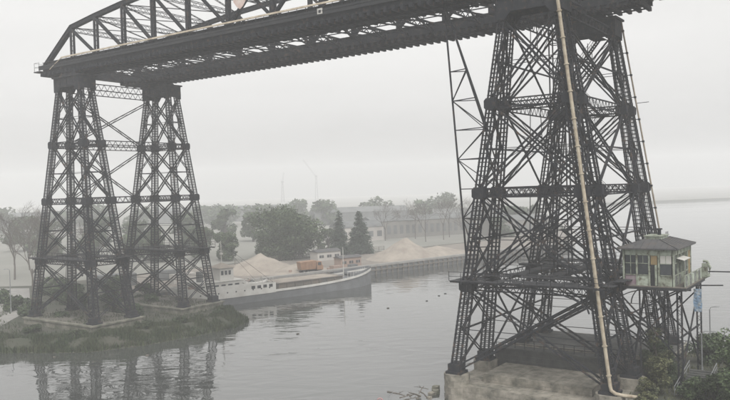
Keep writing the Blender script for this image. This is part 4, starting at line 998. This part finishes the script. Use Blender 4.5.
rnd = random.Random(77)
for i, (x, y, h, wd, lab) in enumerate(((-56, 124.5, 1.8, 3.4, 'ragged weed clump on the bank left of the water-side plinth'), (-47, 120.2, 1.5, 3.0, 'ragged weed clump below the corner of the water-side plinth'), (-38, 125.5, 1.9, 3.2, 'ragged weed clump right of the water-side plinth'), (-33, 130, 1.6, 3.0, 'ragged weed clump at the middle of the bank slope'), (-27.5, 136.5, 2.2, 3.4, 'ragged weed clump on the tip of the bank'), (-66, 123, 1.7, 3.4, 'ragged weed clump beside the concrete ramp'), (-42.5, 137.5, 2.8, 5.0, 'dark scrub between the two stone plinths on the river side'), (-48.5, 141.5, 3.4, 5.2, 'dark scrub inside the gap between the far tower pylons'), (-55.5, 134, 2.2, 4.0, 'dark scrub growing inside the water-side pylon'), (-43.5, 148.5, 3.0, 4.6, 'dark scrub growing inside the pylon beside the barge'), (-64, 141, 3.2, 6.0, 'dark scrub on the land side of the water-side pylon'), (-72, 172, 4.5, 9.0, 'wide dark thicket behind the far tower'), (-60, 176, 4.0, 9.0, 'dark thicket right of the wide one behind the far tower'))):
    round_tree((x, y, GZ-.2 if y > 123 and wd > 3.5 else GZ-.5), h, wd, 1300, .2 if wd < 6 else .3, lab, 400+i, GRASS if wd < 3.6 else LEAF, group='scrub around the far tower', name='shrub', low=.03, nb=11)
crate((-62, 184, GZ), .5, 9, 4, 3.0, GREYC, 'low grey hut in the scrub behind the far tower', 'hut')
crate((-77, 181, GZ), .3, 7, 4, 2.7, WORKS, 'low dun hut behind the bare trees by the far tower', 'hut')

# lamp posts
def lamp(loc, h, rz, label, arm=1.1, group=None):
    t = thing('street_lamp', loc, rz, label, 'lamp', group)
    s = MB(); s.tube([(0, 0, -.2), (0, 0, h*.6), (0, 0, h-.25), (.12, 0, h-.05), (arm*.5, 0, h+.05), (arm, 0, h+.02)], .085, 8, .045); s.tube([(0, 0, -.1), (0, 0, .9)], .13, 8); s.build('pole', LAMPM, t)
    s = MB(); s.v = [(arm-.1, -.09, h-.04), (arm+.65, -.13, h-.07), (arm+.65, .13, h-.07), (arm-.1, .09, h-.04), (arm, -.06, h+.1), (arm+.55, -.08, h+.07), (arm+.55, .08, h+.07), (arm, .06, h+.1)]
    s.f = [(3, 2, 1, 0), (4, 5, 6, 7), (0, 1, 5, 4), (1, 2, 6, 5), (2, 3, 7, 6), (3, 0, 4, 7)]; s.build('lamp_head', LAMPM, t)
    return t
lamp((43.6, 95, NZ), 5.95, .25, 'slim street lamp standing above the leafy tree beside the water', .75)
lamp((-70.5, 147, GZ), 8.5, 2.8, 'pale lamp post left of the far tower', .8)
lamp(W(14.4, 12.0, NZ), 5.0, -.3, 'small lamp on a post beneath the control cabin', 1.0)

# banner hanging from the cabin platform
s = MB()
pts = 9
for i in range(pts):
    for j in range(3):
        x = j*.42; s.v.append((x+.05*math.sin(i*1.1+j), .09*math.sin(i*.9+j*1.6), -i*.32))
for i in range(pts-1):
    for j in range(2): a = i*3+j; s.f.append((a, a+1, a+4, a+3))
bn = s.build('banner', BLUEC, loc=W(14.0, 10.2, 9.1), rotz=-ANG+.2)
sm = bn.modifiers.new('thickness', 'SOLIDIFY'); sm.thickness = .02
tag(bn, 'pale blue and white cloth hanging under the control cabin platform', 'banner')

# ------------------------------------------------------------------ near bank: tree, shrubs, steps, driftwood
round_tree((37.6, 70, NZ), 7.9, 11.0, 26000, .17, 'dense leafy green tree on the near bank beside the steps', 21, LEAFN, name='broadleaf_tree', low=.1, nb=40)
for i, (x, y, h, wd, n, lm, lab) in enumerate(((12.3, 2.0, 4.3, 3.6, 1500, DRYLEAF, 'thin yellowing shrub under the control cabin'), (10.8, 6.8, 6.2, 3.6, 1300, DRYLEAF, 'tall thin yellow-green shrub between cabin posts'), (9.6, 12, 3.6, 5, 3000, LEAF, 'dark shrub behind the cabin posts'), (13.8, 18, 3.2, 5, 3000, LEAF, 'dark shrub on the bank behind the cabin'), (17.5, 12.0, 3.2, 4.5, 2600, LEAFN, 'low green shrub beside the steps'), (12.2, -3.5, 1.5, 2.5, 900, DRYLEAF, 'low weedy shrub at the foot of the cream pipe'), (17.2, 3.0, 2.4, 4.2, 2600, LEAFN, 'green shrub between the steps and the leafy tree'), (15.2, 1.4, 2.3, 3.4, 2200, LEAFN, 'green shrub hiding the foot of the steps'), (12.6, 5.5, 2.6, 3.6, 2200, LEAF, 'dark shrub just inside the steps'), (11.2, 1.0, 1.8, 3.0, 1500, DRYLEAF, 'dry shrub between the steps and the stone foundation'), (13.2, 24, 2.6, 4.5, 2400, LEAF, 'dark shrub by the dark pipe railing'))):
    p = W(x, y, NZ); round_tree(p, h, wd, n, .15, lab, 120+i, lm, name='shrub', low=.12, nb=12)
# steps with handrails going down towards the camera
stp = thing('bank_steps', W(15.0, 3.0, NZ), -ANG, 'grey stone steps with a pale handrail on the near bank', 'steps')
for i in range(12):
    s = MB(); s.box(-1.3, 1.3, -1+i*.62, -1+i*.62+.6, -.1, .1+i*.10); s.build('step', DSTONE, stp)
for x in (-1.4, 1.4):
    s = MB(); s.bar((x, -1, .95), (x, 6.4, 2.15), .07); s.bar((x, -1, .5), (x, 6.4, 1.7), .05)
    for i in range(6): s.bar((x, -1+i*1.48, -.1), (x, -1+i*1.48, .95+i*.24), .07)
    s.build('handrail', LAMPM, stp)
rl = thing('bank_railing', W(10.0, 22, NZ), -ANG, 'dark pipe railing along the near bank behind the cabin', 'railing')
s = MB()
for z in (.6, 1.1): s.bar((-12, 3, z), (10, 3, z), .07)
s.build('rail', STEEL, rl)
for i in range(12): s = MB(); s.bar((-12+i*2, 3, -.1), (-12+i*2, 3, 1.15), .08); s.build('rail_post', STEEL, rl)
# driftwood and a bent rod with a ring at the water's edge
rnd = random.Random(5)
for i in range(9):
    a = rnd.uniform(0, 6.28); b = W(-11.8+rnd.uniform(-1.6, .6), -9.5+rnd.uniform(-2, 4), -1.9+rnd.uniform(-.3, .5)); L = rnd.uniform(1.2, 2.8)
    s = MB(); d = Vector((math.cos(a), math.sin(a), rnd.uniform(-.1, .35))); r = rnd.uniform(.05, .12)
    s.tube([-d*L*.5, Vector((rnd.gauss(0, .12), rnd.gauss(0, .12), .1)), d*L*.5], r, 6, r*.4)
    s.tube([d*L*.1, d*L*.25+Vector((-d.y, d.x, .6))*.5], r*.6, 5, r*.2)
    tag(s.build('driftwood', WOOD, loc=b), 'grey branch of driftwood washed up beside the rounded stone pier', 'driftwood', 'driftwood by the stone pier')
s = MB(); s.box(-1.6, 2.0, -3.0, 5.0, -1.6, .9)
rub = None
for i in range(34):
    b = W(-11.6+rnd.uniform(-1.2, 1.2), rnd.uniform(-14, 3), -2.95+rnd.uniform(-.15, .25)); q = rnd.uniform(.18, .48)
    mb = MB(); pts8 = [Vector((sx*q*rnd.uniform(.6, 1), sy*q*rnd.uniform(.6, 1), sz*q*.6*rnd.uniform(.6, 1))) for sz in (-1, 1) for sx, sy in ((-1, -1), (1, -1), (1, 1), (-1, 1))]
    mb.quadbox(pts8); tag(mb.build('boulder', STONE if i % 3 else MOSSY, loc=b, rotz=rnd.uniform(0, 6)), 'rough grey stone tumbled at the foot of the rounded pier', 'boulder', 'stones at the foot of the rounded pier')
rod = thing('ring_post', W(-12.4, -12.6, -2.6), 0, 'bent pale rod with a small red ring at the water edge', 'marker')
s = MB(); s.tube([(0, 0, -.8), (0, 0, 1.2), (.15, 0, 1.7), (.6, 0, 2.0), (1.2, 0, 2.1), (1.5, 0, 1.85)], .035, 6); s.build('rod', LAMPM, rod)
s = MB(); ring = [(-.9+.36*math.cos(2*math.pi*i/16), 0, .9+.48*math.sin(2*math.pi*i/16)) for i in range(17)]; s.tube(ring, .08, 6, cap=False); s.build('ring', PINK, rod)
s = MB(); s.tube([(-.9, 0, -.8), (-.9, 0, .42)], .035, 6); s.build('ring_stake', LAMPM, rod)

# floating scraps
for i, (x, y) in enumerate(((12.5, 158), (15.8, 165), (17.5, 168), (-33.6, 112.5), (-48, 113.2), (-12, 126), (4, 150))):
    s = MB(); q = .2; s.quadbox([Vector((sx*q*rnd.uniform(.6, 1.3), sy*q*rnd.uniform(.5, 1), z)) for z in (-.06, .14) for sx, sy in ((-1, -1), (1, -1), (1, 1), (-1, 1))])
    tag(s.build('floating_scrap', DARK if i < 3 else WOOD, loc=(x, y, WATER), rotz=rnd.uniform(0, 3)), 'small scrap of debris floating on the open river', 'debris', 'scraps floating on the river')

# ------------------------------------------------------------------ grass on the far bank
def in_poly(x, y, poly):
    c = False; j = len(poly)-1
    for i in range(len(poly)):
        xi, yi = poly[i]; xj, yj = poly[j]
        if (yi > y) != (yj > y) and x < (xj-xi)*(y-yi)/(yj-yi)+xi: c = not c
        j = i
    return c
s = MB(); rnd = random.Random(9)
seg = list(zip(far_out, far_in))[3:16]
def blade(x, y, z, h):
    a = rnd.uniform(0, 6.28); w_ = h*.16; l = rnd.uniform(-.35, .35)*h; l2 = rnd.uniform(-.35, .35)*h
    o = len(s.v); s.v += [(x-math.cos(a)*w_, y-math.sin(a)*w_, z), (x+math.cos(a)*w_, y+math.sin(a)*w_, z), (x+l, y+l2, z+h)]; s.f.append((o, o+1, o+2))
for (a, b), (c, d) in zip(seg[:-1], seg[1:]):
    L = math.dist(a, c)
    for k in range(int(L*520)):
        t = rnd.random(); e_ = rnd.random()**.8*1.55
        ox, oy = a[0]+(c[0]-a[0])*t, a[1]+(c[1]-a[1])*t; ix, iy = b[0]+(d[0]-b[0])*t, b[1]+(d[1]-b[1])*t
        if e_ < .22: continue
        x, y = ox+(ix-ox)*e_, oy+(iy-oy)*e_; z = WATER-.8+(GZ-WATER+.8)*min(1, e_)
        if z < WATER: continue
        if e_ < .42 and rnd.random() < .6: blade(x, y, z-.05, rnd.uniform(.5, 1.1))
        patch = .45+1.5*max(-.4, noise.noise(Vector((x*.4, y*.4, 0))))
        if rnd.random() < .15+patch*.9: blade(x, y, z-.03, rnd.uniform(.3, .8)*(.6+patch*.9))
for k in range(9000):
    x, y = rnd.uniform(-78, -26), rnd.uniform(119, 165)
    if in_poly(x, y, [q for q in far_in[3:18]]+[(-80, 170)]) and noise.noise(Vector((x*.2, y*.2, 3))) > -.1: blade(x, y, GZ-.02, rnd.uniform(.25, .6))
for k in range(5200):
    X, Y = rnd.uniform(-9.4, 9.4), rnd.uniform(-4.6, 4.6); p = W(-SPAN+X, Y+(GAP if k % 2 else 0))
    if noise.noise(Vector((p.x*.35, p.y*.35, 7))) > -.12: blade(p.x, p.y, -.1, rnd.uniform(.15, .5))
for k in range(5000):
    X, Y = rnd.uniform(-11.3, 11.3), rnd.uniform(-6.4, 6.4)
    if abs(X) < 10.3 and abs(Y) < 5.4: continue
    p = W(-SPAN+X, Y+(GAP if k % 2 else 0)); blade(p.x, p.y, GZ-.1, rnd.uniform(.15, .5))
tag(s.build('bank_grass', GRASS), 'rough green grass and weeds on the far river bank', 'grass', kind='stuff')
s = MB()
for k in range(6000):
    X, Y = rnd.uniform(9.5, 24), rnd.uniform(-8, 34)
    p = W(X, Y); 
    if noise.noise(Vector((X*.3, Y*.3, 1))) > -.15: blade(p.x, p.y, NZ-.02, rnd.uniform(.15, .5))
tag(s.build('near_grass', DRYLEAF), 'dry weeds on the near bank around the cabin posts', 'grass', kind='stuff')

# ------------------------------------------------------------------ haze: the damp air of the whole place
HAZE = 0.001
s = MB(); s.box(-1420, 1420, -700, 1920, -5.0, 80.0)
hz = s.build('haze', bpy.data.materials.new('air'))
hm = hz.data.materials[0]; hm.use_nodes = True; t = hm.node_tree; t.nodes.clear()
pv = t.nodes.new('ShaderNodeVolumePrincipled'); mo = t.nodes.new('ShaderNodeOutputMaterial')
pv.inputs['Color'].default_value = (0.985, 0.99, 0.998, 1); pv.inputs['Density'].default_value = HAZE; pv.inputs['Anisotropy'].default_value = 0.0
t.links.new(pv.outputs[0], mo.inputs['Volume'])
tag(hz, kind='stuff')
